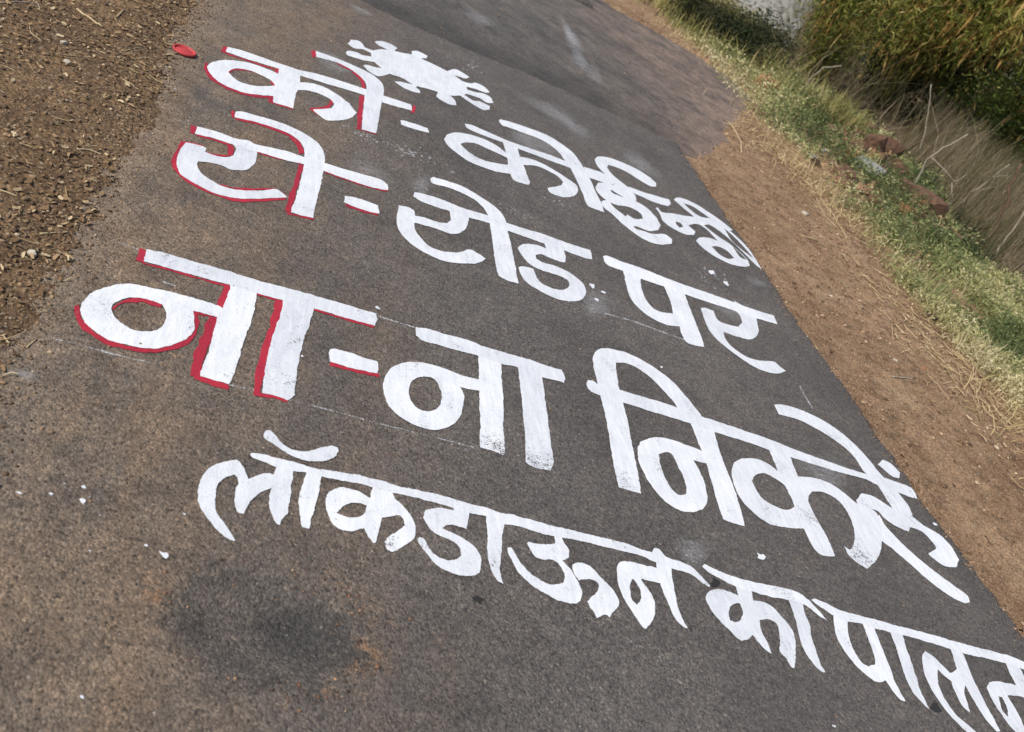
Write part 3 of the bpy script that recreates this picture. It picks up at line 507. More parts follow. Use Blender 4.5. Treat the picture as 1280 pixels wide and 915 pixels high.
word('painted_word', 'white word palan running out of frame in the near right corner', [
 ('headline', ['U 20,70 40,60 100,85 190,130 300,160 420,190 560,230 700,265 850,310 1000,350 1190,400 1280,435 1400,480 1400,520 1280,480 1170,445 1050,415 900,380 830,355 700,315 550,275 390,235 320,210 230,195 150,160 80,115'], []),
 ('letter', ['U 150,145 235,180 240,270 270,360 320,440 360,465 400,450 395,400 360,300 318,195 390,220 430,330 480,450 520,560 580,668 550,660 500,600 460,545 430,558 390,545 300,470 210,360 165,270'], []),
 ('vowel_sign', ['U 480,230 555,260 590,370 630,480 670,610 725,720 690,690 620,610 570,500 530,370'], []),
 ('letter', ['U 680,400 695,373 750,410 850,515 870,570 800,510 770,480 775,560 810,650 880,750 1000,853 1030,890 980,880 860,770 760,640 690,500', 'U 840,340 905,365 960,490 1030,640 1090,750 1140,845 1120,850 1050,770 980,660 935,575 925,610 945,680 965,742 920,700 880,630 850,550 845,505 885,480 860,400'], []),
 ('letter', ['U 1060,590 1075,560 1120,550 1225,572 1300,570 1310,645 1180,635 1250,750 1290,850 1290,880 1230,850 1150,750 1085,650', 'U 1165,430 1250,470 1300,560 1380,700 1420,800 1380,790 1280,650 1225,560'], ['U 1130,640 1150,645 1185,720 1185,762 1150,720'])], None, G)

# ------------------------------------------------------------------ objects: chalk lines, drips, smears
def decal(name, label, cat, polys, mat, z=0.0012, group=None):
    oo = [to_road(q, 0.0012, 3) for q in polys]; o = link(name, paint_mesh(name, oo, [], z), mat); tag(o, label, cat, group); return o
def px_line(s, w):
    return stroke_polys('X '+s, w)
for s, wd, lb in [('66,422 100,430 140,441 190,453', 2.2, 'thin chalk guide line below the big red-edged na'), ('148,302 164,307 180,314', 2.0, 'short chalk line leading into the big red-edged headline'),
                  ('469,393 495,401 520,409', 1.8, 'chalk line joining the two na headlines in the third row'), ('286,480 318,486', 1.5, 'faint chalk line between the two feet of the big na'),
                  ('362,499 420,513 480,530 540,545 600,560', 1.6, 'long faint chalk line below the second na'), ('756,391 790,400 822,412 856,424', 1.6, 'faint chalk line below the word par'),
                  ('204,351 220,356', 1.4, 'tiny chalk tick inside the big na'), ('1000,482 1008,497 1016,510', 1.6, 'short chalk stroke near the right road edge above niklen'), ('1024,600 1028,612', 1.4, 'chalk tick inside the letters of niklen')]:
    decal('chalk_line', lb, 'chalk line', px_line(s, wd), M['chalk'], 0.0010, 'chalk guide lines on the road')
def blob(cx, cy, r, n=9, sq=0.55, rot=0.5):
    a = np.linspace(0, 2*np.pi, n, endpoint=False); rr = r*(0.55+0.75*rng.random(n)); x = np.cos(a)*rr; y = np.sin(a)*rr*sq
    return smooth_closed(np.array([cx, cy])+np.stack([x*math.cos(rot)-y*math.sin(rot), x*math.sin(rot)+y*math.cos(rot)], 1), 1.0, 80)
for i, (x, y, r, lb) in enumerate([(205, 692, 6.5, 'largest white paint splash left of the dark worn bowl'), (183, 681, 2.6, 'small paint drip just left of the largest splash'), (112, 687, 2.6, 'lone white paint drip on the brown near left asphalt'),
     (105, 607, 3.6, 'white paint drip, right one of two near the left verge'), (104, 625, 4.0, 'white drip below its pair on the near left asphalt'), (25, 615, 2.8, 'leftmost white paint drip on the asphalt'), (64, 616, 2.6, 'small white drip between two others near the left'),
     (231, 642, 2.0, 'tiny paint drip beside the foot of the letter la'), (473, 384, 3.0, 'white drip above the end of the red-edged na headline'), (193, 890, 2.8, 'white drip on bare asphalt at the near edge'),
     (103, 870, 2.4, 'pale drip on bare asphalt in the near left corner'), (378, 444, 1.8, 'tiny drip beside the second post of the big na'), (952, 695, 6.0, 'round worn paint spot between niklen and ka'), (741, 357, 4.5, 'paint blob right of the letter da'),
     (755, 365, 3.2, 'round paint dot right of the letter da'), (746, 374, 2.8, 'lower paint dot right of the letter da'), (1043, 907, 2.6, 'paint drip below the word palan at the near edge'), (827, 458, 2.0, 'tiny drip above the hook of niklen'),
     (890, 340, 4.5, 'ragged paint fleck left below bhi'), (908, 354, 4.0, 'second ragged fleck below bhi near the road edge'), (1169, 654, 3.0, 'paint fleck at the road edge right of niklen')]):
    decal('paint_drip', lb, 'paint drip', [blob(x, y, r)], M['white_paint'], 0.0014+0.00003*i, 'white paint drips')
def specks(name, label, cx, cy, rx, ry, n, r0, r1, rot=0.35):
    pol = []
    for i in range(n):
        a, b = rng.normal(0, 0.5, 2); x, y = a*rx, b*ry
        pol.append(blob(cx+x*math.cos(rot)-y*math.sin(rot), cy+x*math.sin(rot)+y*math.cos(rot), rng.uniform(r0, r1), 6))
    o = decal(name, label, 'paint specks', pol, M['chalk'], 0.0011); o['kind'] = 'stuff'
specks('paint_specks', 'scattered white specks on the near left asphalt', 100, 620, 80, 30, 26, 0.5, 1.3)
specks('paint_specks', 'white flecks left of the red-edged ko', 245, 130, 60, 40, 22, 0.6, 1.8)
specks('paint_specks', 'sprayed white flecks under the post of ko', 465, 172, 40, 7, 40, 0.8, 2.4)
specks('paint_specks', 'white scrape below the dash after ko', 515, 190, 45, 8, 40, 0.7, 2.2, 0.38)
specks('paint_specks', 'white grains on the asphalt below the letter na', 805, 810, 28, 14, 40, 0.5, 1.5)
specks('paint_specks', 'white crumbs scattered below ka and palan', 880, 850, 80, 40, 22, 0.4, 1.2)
specks('paint_specks', 'small scrape marks between koi and rod', 640, 262, 24, 5, 22, 0.6, 1.6)
specks('paint_specks', 'paired scrape marks under koi', 705, 255, 18, 8, 26, 0.6, 1.6)
specks('paint_specks', 'white crumbs beside the letter da', 735, 385, 22, 14, 30, 0.5, 1.5)
specks('paint_specks', 'white crumbs near the road edge below bhi', 893, 345, 24, 12, 24, 0.6, 2.0)
specks('paint_specks', 'chalky scrape right of the second na', 580, 560, 18, 4, 24, 0.5, 1.5)
specks('paint_specks', 'white dust patch between niklen and ka', 865, 695, 30, 18, 30, 0.5, 1.6)
specks('paint_specks', 'pale flecks right of the virus', 592, 80, 24, 12, 16, 0.6, 1.8)
def smear(label, cx, cy, rx, ry, rot, amt):
    n = 28; V = []; T = []
    for k, rr in enumerate((0, 0.4, 0.75, 1.0)):
        for j in range(n):
            a = 2*math.pi*j/n; m = rr*(1+0.3*math.sin(3*a+cx)*(rr > 0.9)); x = math.cos(a)*rx*m; y = math.sin(a)*ry*m
            q = on_z(cx+x*math.cos(rot)-y*math.sin(rot), cy+x*math.sin(rot)+y*math.cos(rot), 0.0)
            V.append((q[0], q[1], (0.0007 if q[1] < 5.5 else -0.026))); T.append(amt*(1, 0.75, 0.3, 0)[k])
    F = []
    for k in range(3):
        for j in range(n): F.append((k*n+j, k*n+(j+1) % n, (k+1)*n+(j+1) % n, (k+1)*n+j))
    V = np.array(V); V[:, 2] += np.where(V[:, 1] < 5.5, rz(V[:, 0], V[:, 1]), 0.004)
    o = link('paint_smear', np_mesh('paint_smear', V, np.array(F)[:, ::-1], tint=T), M['paint_dust']); tag(o, label, 'smear', 'whitish smears of paint dust')
for a in [('white paint dust above the vowel hook of ko', 418, 78, 34, 12, 0.4, 0.9), ('paint dust between the strokes of koi', 668, 178, 44, 16, 0.45, 0.8), ('dusty smear beside the hooked letter of koi', 800, 205, 34, 12, 0.6, 0.8), ('white dust over the start of rod', 527, 232, 14, 16, 0.5, 0.8),
          ('faint smear over the word par', 915, 385, 50, 14, 0.35, 0.7), ('dusty smear inside niklen', 1030, 590, 40, 22, 0.5, 0.8), ('faint smear below the second letter da', 745, 380, 24, 18, 0.5, 0.8), ('pale smear above the end of lockdown', 866, 690, 26, 18, 0.7, 0.8),
          ('pale smear right of the virus', 690, 140, 44, 10, 0.5, 0.8), ('pale dust in the near left verge margin', 30, 468, 26, 8, 0.25, 1.0), ('faint dust over the dash after ro', 460, 215, 34, 18, 0.4, 0.55), ('pale scuff beside the road edge below par', 945, 352, 18, 6, 0.4, 0.7), ('bright scuff on the older asphalt', 716, 44, 8, 26, -0.55, 1.6), ('second pale scuff on the older asphalt', 727, 72, 9, 22, -0.6, 1.1), ('pale scuff near the far joint', 745, 90, 9, 18, -0.6, 0.7),
          ('pale dust patch above the virus', 600, 20, 26, 8, 0.4, 0.8), ('pale dust at the top edge of the road', 455, 12, 24, 7, 0.35, 0.9), ('faint white dust behind koi', 720, 160, 30, 8, 0.6, 0.8)]: smear(*a)
for x, y, lb in [(895, 728, 'tarry black spot between lockdown and ka'), (1170, 884, 'tarry black spot under the tail of palan'), (598, 748, 'dark bitumen stain below lockdown')]:
    decal('bitumen_spot', lb, 'tar spot', [blob(x, y, 8, 11, 0.6)], M['bitumen'], 0.0016)

# ------------------------------------------------------------------ loose stones and litter (uncountable), scattered by area
ICO = None
def ico():
    t = (1+5**.5)/2; V = np.array([(-1, t, 0), (1, t, 0), (-1, -t, 0), (1, -t, 0), (0, -1, t), (0, 1, t), (0, -1, -t), (0, 1, -t), (t, 0, -1), (t, 0, 1), (-t, 0, -1), (-t, 0, 1)], float)/1.9
    F = np.array([(0, 11, 5), (0, 5, 1), (0, 1, 7), (0, 7, 10), (0, 10, 11), (1, 5, 9), (5, 11, 4), (11, 10, 2), (10, 7, 6), (7, 1, 8), (3, 9, 4), (3, 4, 2), (3, 2, 6), (3, 6, 8), (3, 8, 9), (4, 9, 5), (2, 4, 11), (6, 2, 10), (8, 6, 7), (9, 8, 1)])
    return V, F
IV, IF = ico()
def rotz(a):
    c, s = np.cos(a), np.sin(a); R = np.zeros((len(a), 3, 3)); R[:, 0, 0] = c; R[:, 0, 1] = -s; R[:, 1, 0] = s; R[:, 1, 1] = c; R[:, 2, 2] = 1; return R
def pebbles(name, label, xy, zf, size, mat, cat='gravel'):
    n = len(xy); V = IV[None]*(1+rng.normal(0, 0.30, (n, 12, 1)))*np.stack([rng.uniform(0.7, 1.3, n), rng.uniform(0.7, 1.2, n), rng.uniform(0.45, 0.9, n)], 1)[:, None]
    V = np.einsum('nij,nkj->nki', rotz(rng.uniform(0, 6.28, n)), V)*size[:, None, None]
    base = np.column_stack([xy, zf(xy[:, 0], xy[:, 1])+size*0.2]); V = V+base[:, None]
    F = IF[None]+12*np.arange(n)[:, None, None]
    o = link(name, np_mesh(name, V.reshape(-1, 3), F.reshape(-1, 3), tint=np.repeat(rng.random(n), 12)), mat); tag(o, label, cat, kind='stuff'); return o
def surf(x, y):
    g = gz(x, y); on = (x > -0.75) & (x < road_right(y)) & (y < 5.6); return np.where(on, np.maximum(g, rz(x, y)), g)
def chips(name, label, xy, zf, ln, wd, mat, cat, curl=0.25, lift=0.004):
    """flat bent flakes or stalks lying about: strips of two quads"""
    n = len(xy); a = rng.uniform(0, 6.28, n); d = np.stack([np.cos(a), np.sin(a)], 1); pz = np.stack([-d[:, 1], d[:, 0]], 1)
    rows = []
    bend = rng.normal(0, curl, n)
    tl = rng.normal(0, 0.10, n)
    for t in (-0.5, 0.0, 0.5):
        c = xy+d*(ln*t)[:, None]+pz*(bend*ln*(0.25-t*t))[:, None]; z = zf(c[:, 0], c[:, 1])+lift*rng.uniform(0.6, 2.2, n)+ln*0.10*(0.25-t*t)*np.abs(bend)/curl+np.abs(ln*t*tl)
        for sgn in (-0.5, 0.5):
            e = c+pz*(wd*sgn*(1 if t == 0 else 0.6))[:, None]; rows.append(np.column_stack([e, z+sgn*wd*0.35]))
    V = np.stack(rows, 1); F = np.array([(0, 1, 3, 2), (2, 3, 5, 4)])[None]+6*np.arange(n)[:, None, None]
    o = link(name, np_mesh(name, V.reshape(-1, 3), F.reshape(-1, 4), tint=np.repeat(rng.random(n), 6)), mat); tag(o, label, cat, kind='stuff'); return o
def rect(n, x0, x1, y0, y1): return np.column_stack([rng.uniform(x0, x1, n), rng.uniform(y0, y1, n)])
def keep(xy, p): return xy[rng.random(len(xy)) < p]
def szs(n, a, b): return a*(b/a)**(rng.random(n)**2.2)
xy = rect(15000, -1.7, -0.24, 1.1, 5.2); xy = keep(xy, np.clip(0.35+1.4*(vnoise(xy[:, 0], xy[:, 1], 4, 61)+0.2), 0.1, 1)*sstep(-xy[:, 0], 0.22, 0.4))
pebbles('verge_gravel', 'small stones and crumbs of brown soil covering the left verge', xy, surf, szs(len(xy), 0.002, 0.009), M['pebble_left'])
xy = np.column_stack([rng.normal(-0.31, 0.055, 7000), rng.uniform(1.1, 5.4, 7000)]); pebbles('edge_crumbs', 'crumbs of soil spilling over the left edge of the asphalt', xy, surf, szs(len(xy), 0.0012, 0.006), M['pebble_left'], 'soil crumbs')
yy = rng.uniform(1.1, 5.7, 5200); xy = np.column_stack([road_right(yy)+rng.normal(0.015, 0.045, 5200), yy]); pebbles('edge_crumbs', 'soil crumbs and loose grit along the broken right edge of the asphalt', xy, surf, szs(len(xy), 0.0012, 0.006), M['pebble_right'], 'soil crumbs')
xy = np.column_stack([rng.uniform(-0.3, 4.9, 1500), rng.uniform(5.9, 9.4, 1500)]); xy = keep(xy, 0.25+0.75*sstep(xy[:, 0], 2.4, 4.2)); pebbles('track_grit', 'loose grit on the older dark asphalt', xy, lambda x, y: np.full(len(x), -0.034), szs(len(xy), 0.003, 0.009), M['pebble_right'], 'grit')
xy = rect(2600, -0.45, 0.5, 0.6, 5.2); xy = keep(xy, 0.12+0.88*sstep(-xy[:, 0], 0.05, 0.3)); pebbles('road_grit', 'fine grit strewn along the left margin of the asphalt', xy, surf, szs(len(xy), 0.0012, 0.005), M['pebble_left'], 'grit')
aa = rng.uniform(-1.2, 5.2, 420); rr_ = rng.normal(1.0, 0.16, 420); xy = np.column_stack([POT[0]+0.215*rr_*np.cos(aa), POT[1]+0.15*rr_*np.sin(aa)]); xy = keep(xy, 0.25+0.75*(np.cos(aa) > 0.2)); pebbles('bowl_grit', 'rusty grit collected round the rim of the worn bowl', xy, surf, szs(len(xy), 0.001, 0.0045), M['rubble'], 'grit')
xy = rect(500, 0, 3.1, 0.7, 5.4); pebbles('road_grit', 'sparse grit on the painted part of the road', xy, surf, szs(len(xy), 0.001, 0.004), M['pebble_right'], 'grit')
xy = rect(16000, 3.06, 5.0, 1.1, 10.5); xy = keep(xy, np.clip(0.45+1.2*vnoise(xy[:, 0], xy[:, 1], 3, 62), 0.1, 1)*sstep(xy[:, 0]-road_right(xy[:, 1]), 0.0, 0.04))
pebbles('shoulder_gravel', 'reddish grit and small stones on the right shoulder', xy, surf, szs(len(xy), 0.0025, 0.014), M['pebble_right'])
xy = rect(11000, -1.7, -0.27, 1.1, 5.2); xy = keep(xy, np.clip(0.5+1.6*vnoise(xy[:, 0], xy[:, 1], 3.2, 65)+0.5*np.exp(-((xy[:, 0]+0.4)/0.1)**2), 0.15, 1)); chips('leaf_litter', 'dry brown leaf and husk litter on the left verge', xy, surf, rng.uniform(0.006, 0.026, len(xy)), rng.uniform(0.003, 0.012, len(xy)), M['litter'], 'leaf litter')
xy = rect(420, -1.7, -0.26, 1.1, 5.2); chips('chaff', 'short pale straw bits on the left verge', xy, surf, rng.uniform(0.02, 0.06, len(xy)), rng.uniform(0.0015, 0.003, len(xy)), M['straw'], 'straw')
xy = rect(4200, 3.1, 5.6, 1.1, 10.8); xy = keep(xy, 0.25+0.75*sstep(xy[:, 0], 3.5, 4.4)); chips('shoulder_litter', 'crumbled dry leaves on the right shoulder', xy, surf, rng.uniform(0.01, 0.04, len(xy)), rng.uniform(0.004, 0.014, len(xy)), M['litter'], 'leaf litter')
xy = rect(15000, 3.5, 6.4, 1.8, 11.0); xy = keep(xy, np.clip(0.25+2.6*vnoise(xy[:, 0], xy[:, 1], 1.7, 64), 0.12, 1)*np.clip(np.exp(-((xy[:, 0]-4.62-0.25*vnoise(xy[:, 1], xy[:, 1]*0, 1, 63))/0.38)**2)+0.12*(xy[:, 0] > 4.2), 0, 1)); chips('straw_scatter', 'flattened pale straw along the edge of the green strip', xy, surf, rng.uniform(0.03, 0.17, len(xy)), rng.uniform(0.0025, 0.007, len(xy)), M['straw'], 'straw', 0.5, 0.008)

# ------------------------------------------------------------------ single sticks, stones, litter
def tube(P, r0, r1, n=6):
    P = np.asarray(P, float); k = len(P); T = np.gradient(P, axis=0); T /= np.linalg.norm(T, axis=1, keepdims=True)+1e-9
    up = np.array([0.13, 0.21, 0.97]); V = []; F = []
    for i in range(k):
        t = T[i]; u = np.cross(t, up if abs(t @ up) < 0.95 else np.array([1.0, 0, 0])); u /= np.linalg.norm(u); v = np.cross(t, u); r = r0+(r1-r0)*i/(k-1)
        for j in range(n): a = 2*math.pi*j/n; V.append(P[i]+(u*math.cos(a)+v*math.sin(a))*r)
    for i in range(k-1):
        for j in range(n): F.append((i*n+j, i*n+(j+1) % n, (i+1)*n+(j+1) % n, (i+1)*n+j))
    V += [P[0], P[-1]]; c0 = len(V)-2; c1 = len(V)-1; Fq = list(F)
    for j in range(n): Fq.append((c0, (j+1) % n, j, j)); Fq.append((c1, (k-1)*n+j, (k-1)*n+(j+1) % n, (k-1)*n+(j+1) % n))
    return V, [tuple(dict.fromkeys(f)) for f in Fq]
def poly_obj(name, V, F, mat, parent=None, smooth=True):
    me = bpy.data.meshes.new(name); me.from_pydata([tuple(map(float, v)) for v in V], [], F); me.update()
    if smooth: me.polygons.foreach_set('use_smooth', [True]*len(me.polygons))
    return link(name, me, mat, parent)
def ground_path(pxs, r, lift=0.0, sub=4):
    Q = [ghit(*p) for p in pxs]; out = []
    for i in range(len(Q)-1):
        for j in range(sub): out.append(Q[i]+(Q[i+1]-Q[i])*j/sub)
    out.append(Q[-1]); out = np.array(out)
    z0 = max(surf(out[0, 0], out[0, 1]), surf(out[-1, 0], out[-1, 1]))
    out[:, 2] = np.maximum(surf(out[:, 0], out[:, 1]), np.linspace(surf(out[0, 0], out[0, 1]), surf(out[-1, 0], out[-1, 1]), len(out)))+r*0.8+lift
    out[1:-1] += rng.normal(0, r*0.35, (len(out)-2, 3)); return out
for pxs, r, mt, lb in [([(96, 14), (112, 26), (128, 36)], 0.0055, 'straw_stick', 'thickest pale stick lying on the left verge near the top'), ([(145, 24), (155, 13)], 0.004, 'straw_stick', 'short pale stick right of the thickest one'),
     ([(36, 31), (38, 43), (52, 53)], 0.0022, 'straw_stick', 'bent pale stalk in the upper left corner'), ([(0, 5), (24, 5), (46, 6), (50, 13)], 0.0025, 'grey_stick', 'long thin pale twig across the very corner of the left verge'),
     ([(70, 70), (88, 71), (101, 72)], 0.002, 'straw_stick', 'thin level straw below the corner stalks'), ([(120, 62), (132, 70)], 0.0025, 'straw_stick', 'short slanted straw left of the red lid'),
     ([(150, 67), (164, 63), (179, 60)], 0.0022, 'straw_stick', 'pale straw pointing at the red lid'), ([(134, 66), (144, 70)], 0.002, 'straw_stick', 'small straw between two others left of the red lid'), ([(96, 187), (111, 191), (127, 195)], 0.0035, 'straw_stick', 'pale stick halfway down the left verge'),
     ([(96, 174), (104, 181)], 0.002, 'straw_stick', 'thin curl just above the midway stick'), ([(49, 295), (66, 295), (85, 294)], 0.003, 'straw_stick', 'white straw lying level near the asphalt edge'), ([(57, 270), (66, 271)], 0.002, 'straw_stick', 'tiny pale chip above the white level straw'),
     ([(216, 42), (215, 52)], 0.0025, 'straw_stick', 'pale splinter upright in view above the red lid'), ([(33, 436), (44, 431)], 0.0022, 'straw_stick', 'small straw at the asphalt edge low on the left'), ([(2, 423), (12, 431)], 0.003, 'straw_stick', 'pale bit of straw at the left frame edge'),
     ([(1114, 472), (1127, 473), (1141, 475)], 0.005, 'grey_stick', 'short thick stick on the red shoulder'), ([(1158, 467), (1172, 483), (1186, 500)], 0.003, 'straw_stick', 'straw with a pale tip beside the orange stone'), ([(1218, 464), (1219, 480), (1220, 497)], 0.004, 'straw_stick', 'stalk standing out at the foot of the green strip'),
     ([(1126, 404), (1113, 408), (1116, 425)], 0.004, 'straw_stick', 'hooked straw at the edge of the dry grass'), ([(909, 153), (918, 165), (926, 178), (926, 192)], 0.008, 'straw_stick', 'long curved straw at the corner of the older asphalt'), ([(1000, 295), (1022, 303)], 0.006, 'straw_stick', 'pale twig on the shoulder right of bhi'),
     ([(1022, 245), (1040, 270), (1058, 300)], 0.006, 'straw_stick', 'long stalk lying along the shoulder below the red rubble'), ([(1028, 268), (1045, 285)], 0.005, 'straw_stick', 'shorter stalk beside the long one below the rubble')]:
    V, F = tube(ground_path(pxs, r), r, r*0.75); tag(poly_obj('dry_stick', V, F, M[mt]), lb, 'stick', 'loose sticks and stalks')
def rock(name, label, cat, px, py, s, mat, flat=0.7, group=None, seed=0, up=0.3):
    b = ghit(px, py); me_v = []
    V = IV.copy(); F = [tuple(f) for f in IF]
    # one subdivision, then uneven broken faces
    mid = {}; V = [np.array(v) for v in V]; F2 = []
    def m(i, j):
        k = (min(i, j), max(i, j))
        if k not in mid: q = V[i]+V[j]; V.append(q/np.linalg.norm(q)*np.linalg.norm(V[i])); mid[k] = len(V)-1
        return mid[k]
    for a, c, d in F:
        x, y, z = m(a, c), m(c, d), m(d, a); F2 += [(a, x, z), (c, y, x), (d, z, y), (x, y, z)]
    R = Matrix.Rotation(random.uniform(0, 6.28), 3, 'Z') @ Matrix.Rotation(random.uniform(-0.5, 0.5), 3, 'X')
    sx, sy = random.uniform(0.8, 1.35), random.uniform(0.7, 1.1)
    out = []
    for v in V:
        k = 1+0.55*mn.noise(Vector(v*1.3)+Vector((seed*3.7, px*0.1, py*0.1))); p = Vector(v)*k
        p = Vector((max(-0.72, min(0.72, p.x)), max(-0.7, min(0.75, p.y)), max(-0.6, min(0.62, p.z)))); p = Vector((p.x*sx, p.y*sy, p.z*flat)); out.append(R @ p*s)
    o = poly_obj(name, [(v.x, v.y, v.z) for v in out], F2, mat, smooth=False); o.location = (b[0], b[1], b[2]+s*flat*up); tag(o, label, cat, group); return o
RB = 'lumps of the red rubble heap'
for i, (x, y, s, mt, lb) in enumerate([(1036, 172, .13, 'clod', 'leftmost red clod of the rubble heap'), (1060, 172, .17, 'clod', 'red clod on the upper left of the rubble heap'), (1083, 168, .16, 'clod', 'red clod on the crest of the rubble heap'), (1065, 190, .17, 'clod', 'red clod in the front left of the rubble heap'),
      (1088, 186, .20, 'clod', 'largest red clod in the middle of the rubble heap'), (1106, 190, .18, 'clod', 'red clod on the right of the rubble heap'), (1062, 197, .10, 'orange_clod', 'orange clod in front of the rubble heap'), (1090, 201, .12, 'orange_clod', 'orange clod just above the grey stone'),
      (1121, 218, .13, 'clod', 'red clod below the right end of the heap'), (1128, 240, .14, 'clod', 'red clod half way down from the heap'), (1146, 252, .15, 'clod', 'dark red clod of the lower rubble group'), (1163, 262, .16, 'clod', 'dark red clod nearest the tall dry grass'), (1056, 225, .12, 'clod', 'low red clod left below the grey stone'),
      (1126, 265, .09, 'orange_clod', 'small orange lump among the green herbs'), (955, 112, .16, 'orange_clod', 'orange clod at the foot of the far thicket'), (1142, 272, .10, 'clod', 'lowest red clod in the green herbs')]): rock('soil_clod', lb, 'clod', x, y, s*1.12, M[mt], 0.85, RB, i, 0.4)
for i, (x, y, s, mt, lb) in enumerate([(1084, 214, .20, 'grey_stone', 'broken grey stone slab in front of the red rubble'), (1108, 262, .07, 'grey_stone', 'small bluish grey stone below the rubble'), (1028, 190, .07, 'pale_stone', 'white stone left of the rubble heap'), (1014, 197, .08, 'grey_stone', 'grey stone further left of the rubble heap'),
      (1118, 451, .022, 'pale_stone', 'pale oval stone alone on the red shoulder'), (1154, 461, .022, 'orange_clod', 'small orange stone near the straw tip'), (1006, 268, .035, 'pale_stone', 'pale flat stone on the shoulder right of bhi'), (40, 318, .016, 'pale_stone', 'pale lump on the left verge below the level straw'),
      (44, 380, .012, 'pale_stone', 'pale pebble at the left asphalt edge'), (79, 54, .016, 'pale_stone', 'pale oval pebble near the top of the left verge'), (84, 79, .018, 'pale_stone', 'yellowish pebble below the thin level straw'), (30, 69, .014, 'pale_stone', 'whitish pebble below the bent corner stalk')]): rock('stone', lb, 'stone', x, y, s, M[mt], 0.6, 'single stones', 40+i, 0.25)
rock('charred_wood', 'dark charred piece of wood at the edge of the green strip', 'wood', 1166, 399, 0.075, M['char'], 0.35, None, 77, 0.5)
rock('litter_scrap', 'crumpled pink and white scrap of litter by the green strip', 'litter', 1269, 499, 0.030, M['pink_scrap'], 0.4, None, 78, 0.5)

hp = np.array([ghit(x, y)[:2] for x, y in [(1045, 175), (1070, 180), (1090, 185), (1105, 195), (1120, 215), (1140, 250), (1158, 262), (1056, 225), (1066, 232)]])
xy = hp[rng.integers(0, len(hp), 260)]+rng.normal(0, 0.22, (260, 2)); pebbles('rubble_crumbs', 'small broken lumps filling the red rubble heap', xy, gz, szs(260, 0.03, 0.11), M['rubble'], 'rubble')

# red lid of a paint tin lying on the asphalt
def lid():
    c = on_z(230, 65.5, 0.0); root = empty('tin_lid', (c[0], c[1], 0.003)); n = 40; R = 0.058
    K = 0.8; prof = [(0.0, 0.006), (0.040, 0.006), (0.044, 0.003), (0.047, 0.003), (0.050, 0.012), (0.055, 0.0135), (0.058, 0.012), (0.0585, 0.002), (0.056, 0.0)]
    V, F = [], []
    for r, z in prof:
        for j in range(n): a = 2*math.pi*j/n; V.append((c[0]+K*r*math.cos(a), c[1]+K*r*math.sin(a), 0.003+K*z))
    for i in range(len(prof)-1):
        for j in range(n): F.append((i*n+j, (i+1)*n+j, (i+1)*n+(j+1) % n, i*n+(j+1) % n))
    split = 5*n
    me_rim = [f for f in F if min(f) >= 3*n]; me_disc = [f for f in F if min(f) < 3*n]
    for nm, ff in (('rim', me_rim), ('disc', me_disc)):
        used = sorted({i for f in ff for i in f}); mp = {u: k for k, u in enumerate(used)}
        poly_obj(nm, [V[u] for u in used], [tuple(dict.fromkeys(mp[i] for i in f)) for f in ff], M['red_plastic'], root)
    tag(root, 'round red plastic lid lying at the left asphalt edge', 'lid')
lid()

# ------------------------------------------------------------------ plants
def blades(name, label, xy, zf, ht, wd, mat, cat, lean=0.25, wind=(0.0, 0.0), parent=None, tint=None, z0=None):
    n = len(xy); a = rng.uniform(0, 6.28, n); ld = np.stack([np.cos(a), np.sin(a)], 1)*(np.abs(rng.normal(0, lean, n))*ht)[:, None]+np.array(wind)*ht[:, None]
    b = rng.uniform(0, 6.28, n); pz = np.stack([np.cos(b), np.sin(b)], 1)*(wd/2)[:, None]; z = zf(xy[:, 0], xy[:, 1])-0.01 if z0 is None else z0
    rows = []
    for t, wf in ((0, 1), (0.45, 0.9), (0.8, 0.6), (1.0, 0.12)):
        c = xy+ld*(t**1.7); zz = z+ht*(t-0.22*t*t*np.clip(np.linalg.norm(ld, axis=1)/ht, 0, 1.2))
        rows.append(np.column_stack([c-pz*wf, zz])); rows.append(np.column_stack([c+pz*wf, zz]))
    V = np.stack(rows, 1); F = np.array([(0, 1, 3, 2), (2, 3, 5, 4), (4, 5, 7, 6)])[None]+8*np.arange(n)[:, None, None]
    t = rng.random(n) if tint is None else np.clip(tint, 0, 1)
    o = link(name, np_mesh(name, V.reshape(-1, 3), F.reshape(-1, 4), tint=np.repeat(t, 8)), mat, parent); 
    tag(o, label, cat, kind='stuff'); return o
def leaves(P, ln, wd, droop, name, mat, parent, tint=None):
    """single pointed leaves, each folded along its midrib"""
    n = len(P); a = rng.uniform(0, 6.28, n); el = rng.normal(droop, 0.45, n); d = np.stack([np.cos(a)*np.cos(el), np.sin(a)*np.cos(el), np.sin(el)], 1)
    s = np.cross(d, rng.normal(0, 1, (n, 3))); s /= np.linalg.norm(s, axis=1, keepdims=True)+1e-9; nn = np.cross(d, s)
    L = ln[:, None]; W = wd[:, None]
    V = np.stack([P, P+d*L*0.45+s*W*0.5+nn*W*0.15, P+d*L+np.array([0, 0, -0.12])*L, P+d*L*0.45-s*W*0.5+nn*W*0.15], 1)
    F = np.array([(0, 1, 2), (0, 2, 3)])[None]+4*np.arange(n)[:, None, None]
    o = link(name, np_mesh(name, V.reshape(-1, 3), F.reshape(-1, 3), tint=np.repeat(rng.random(n) if tint is None else np.clip(tint, 0, 1), 4)), mat, parent); o['kind'] = 'stuff'; return o
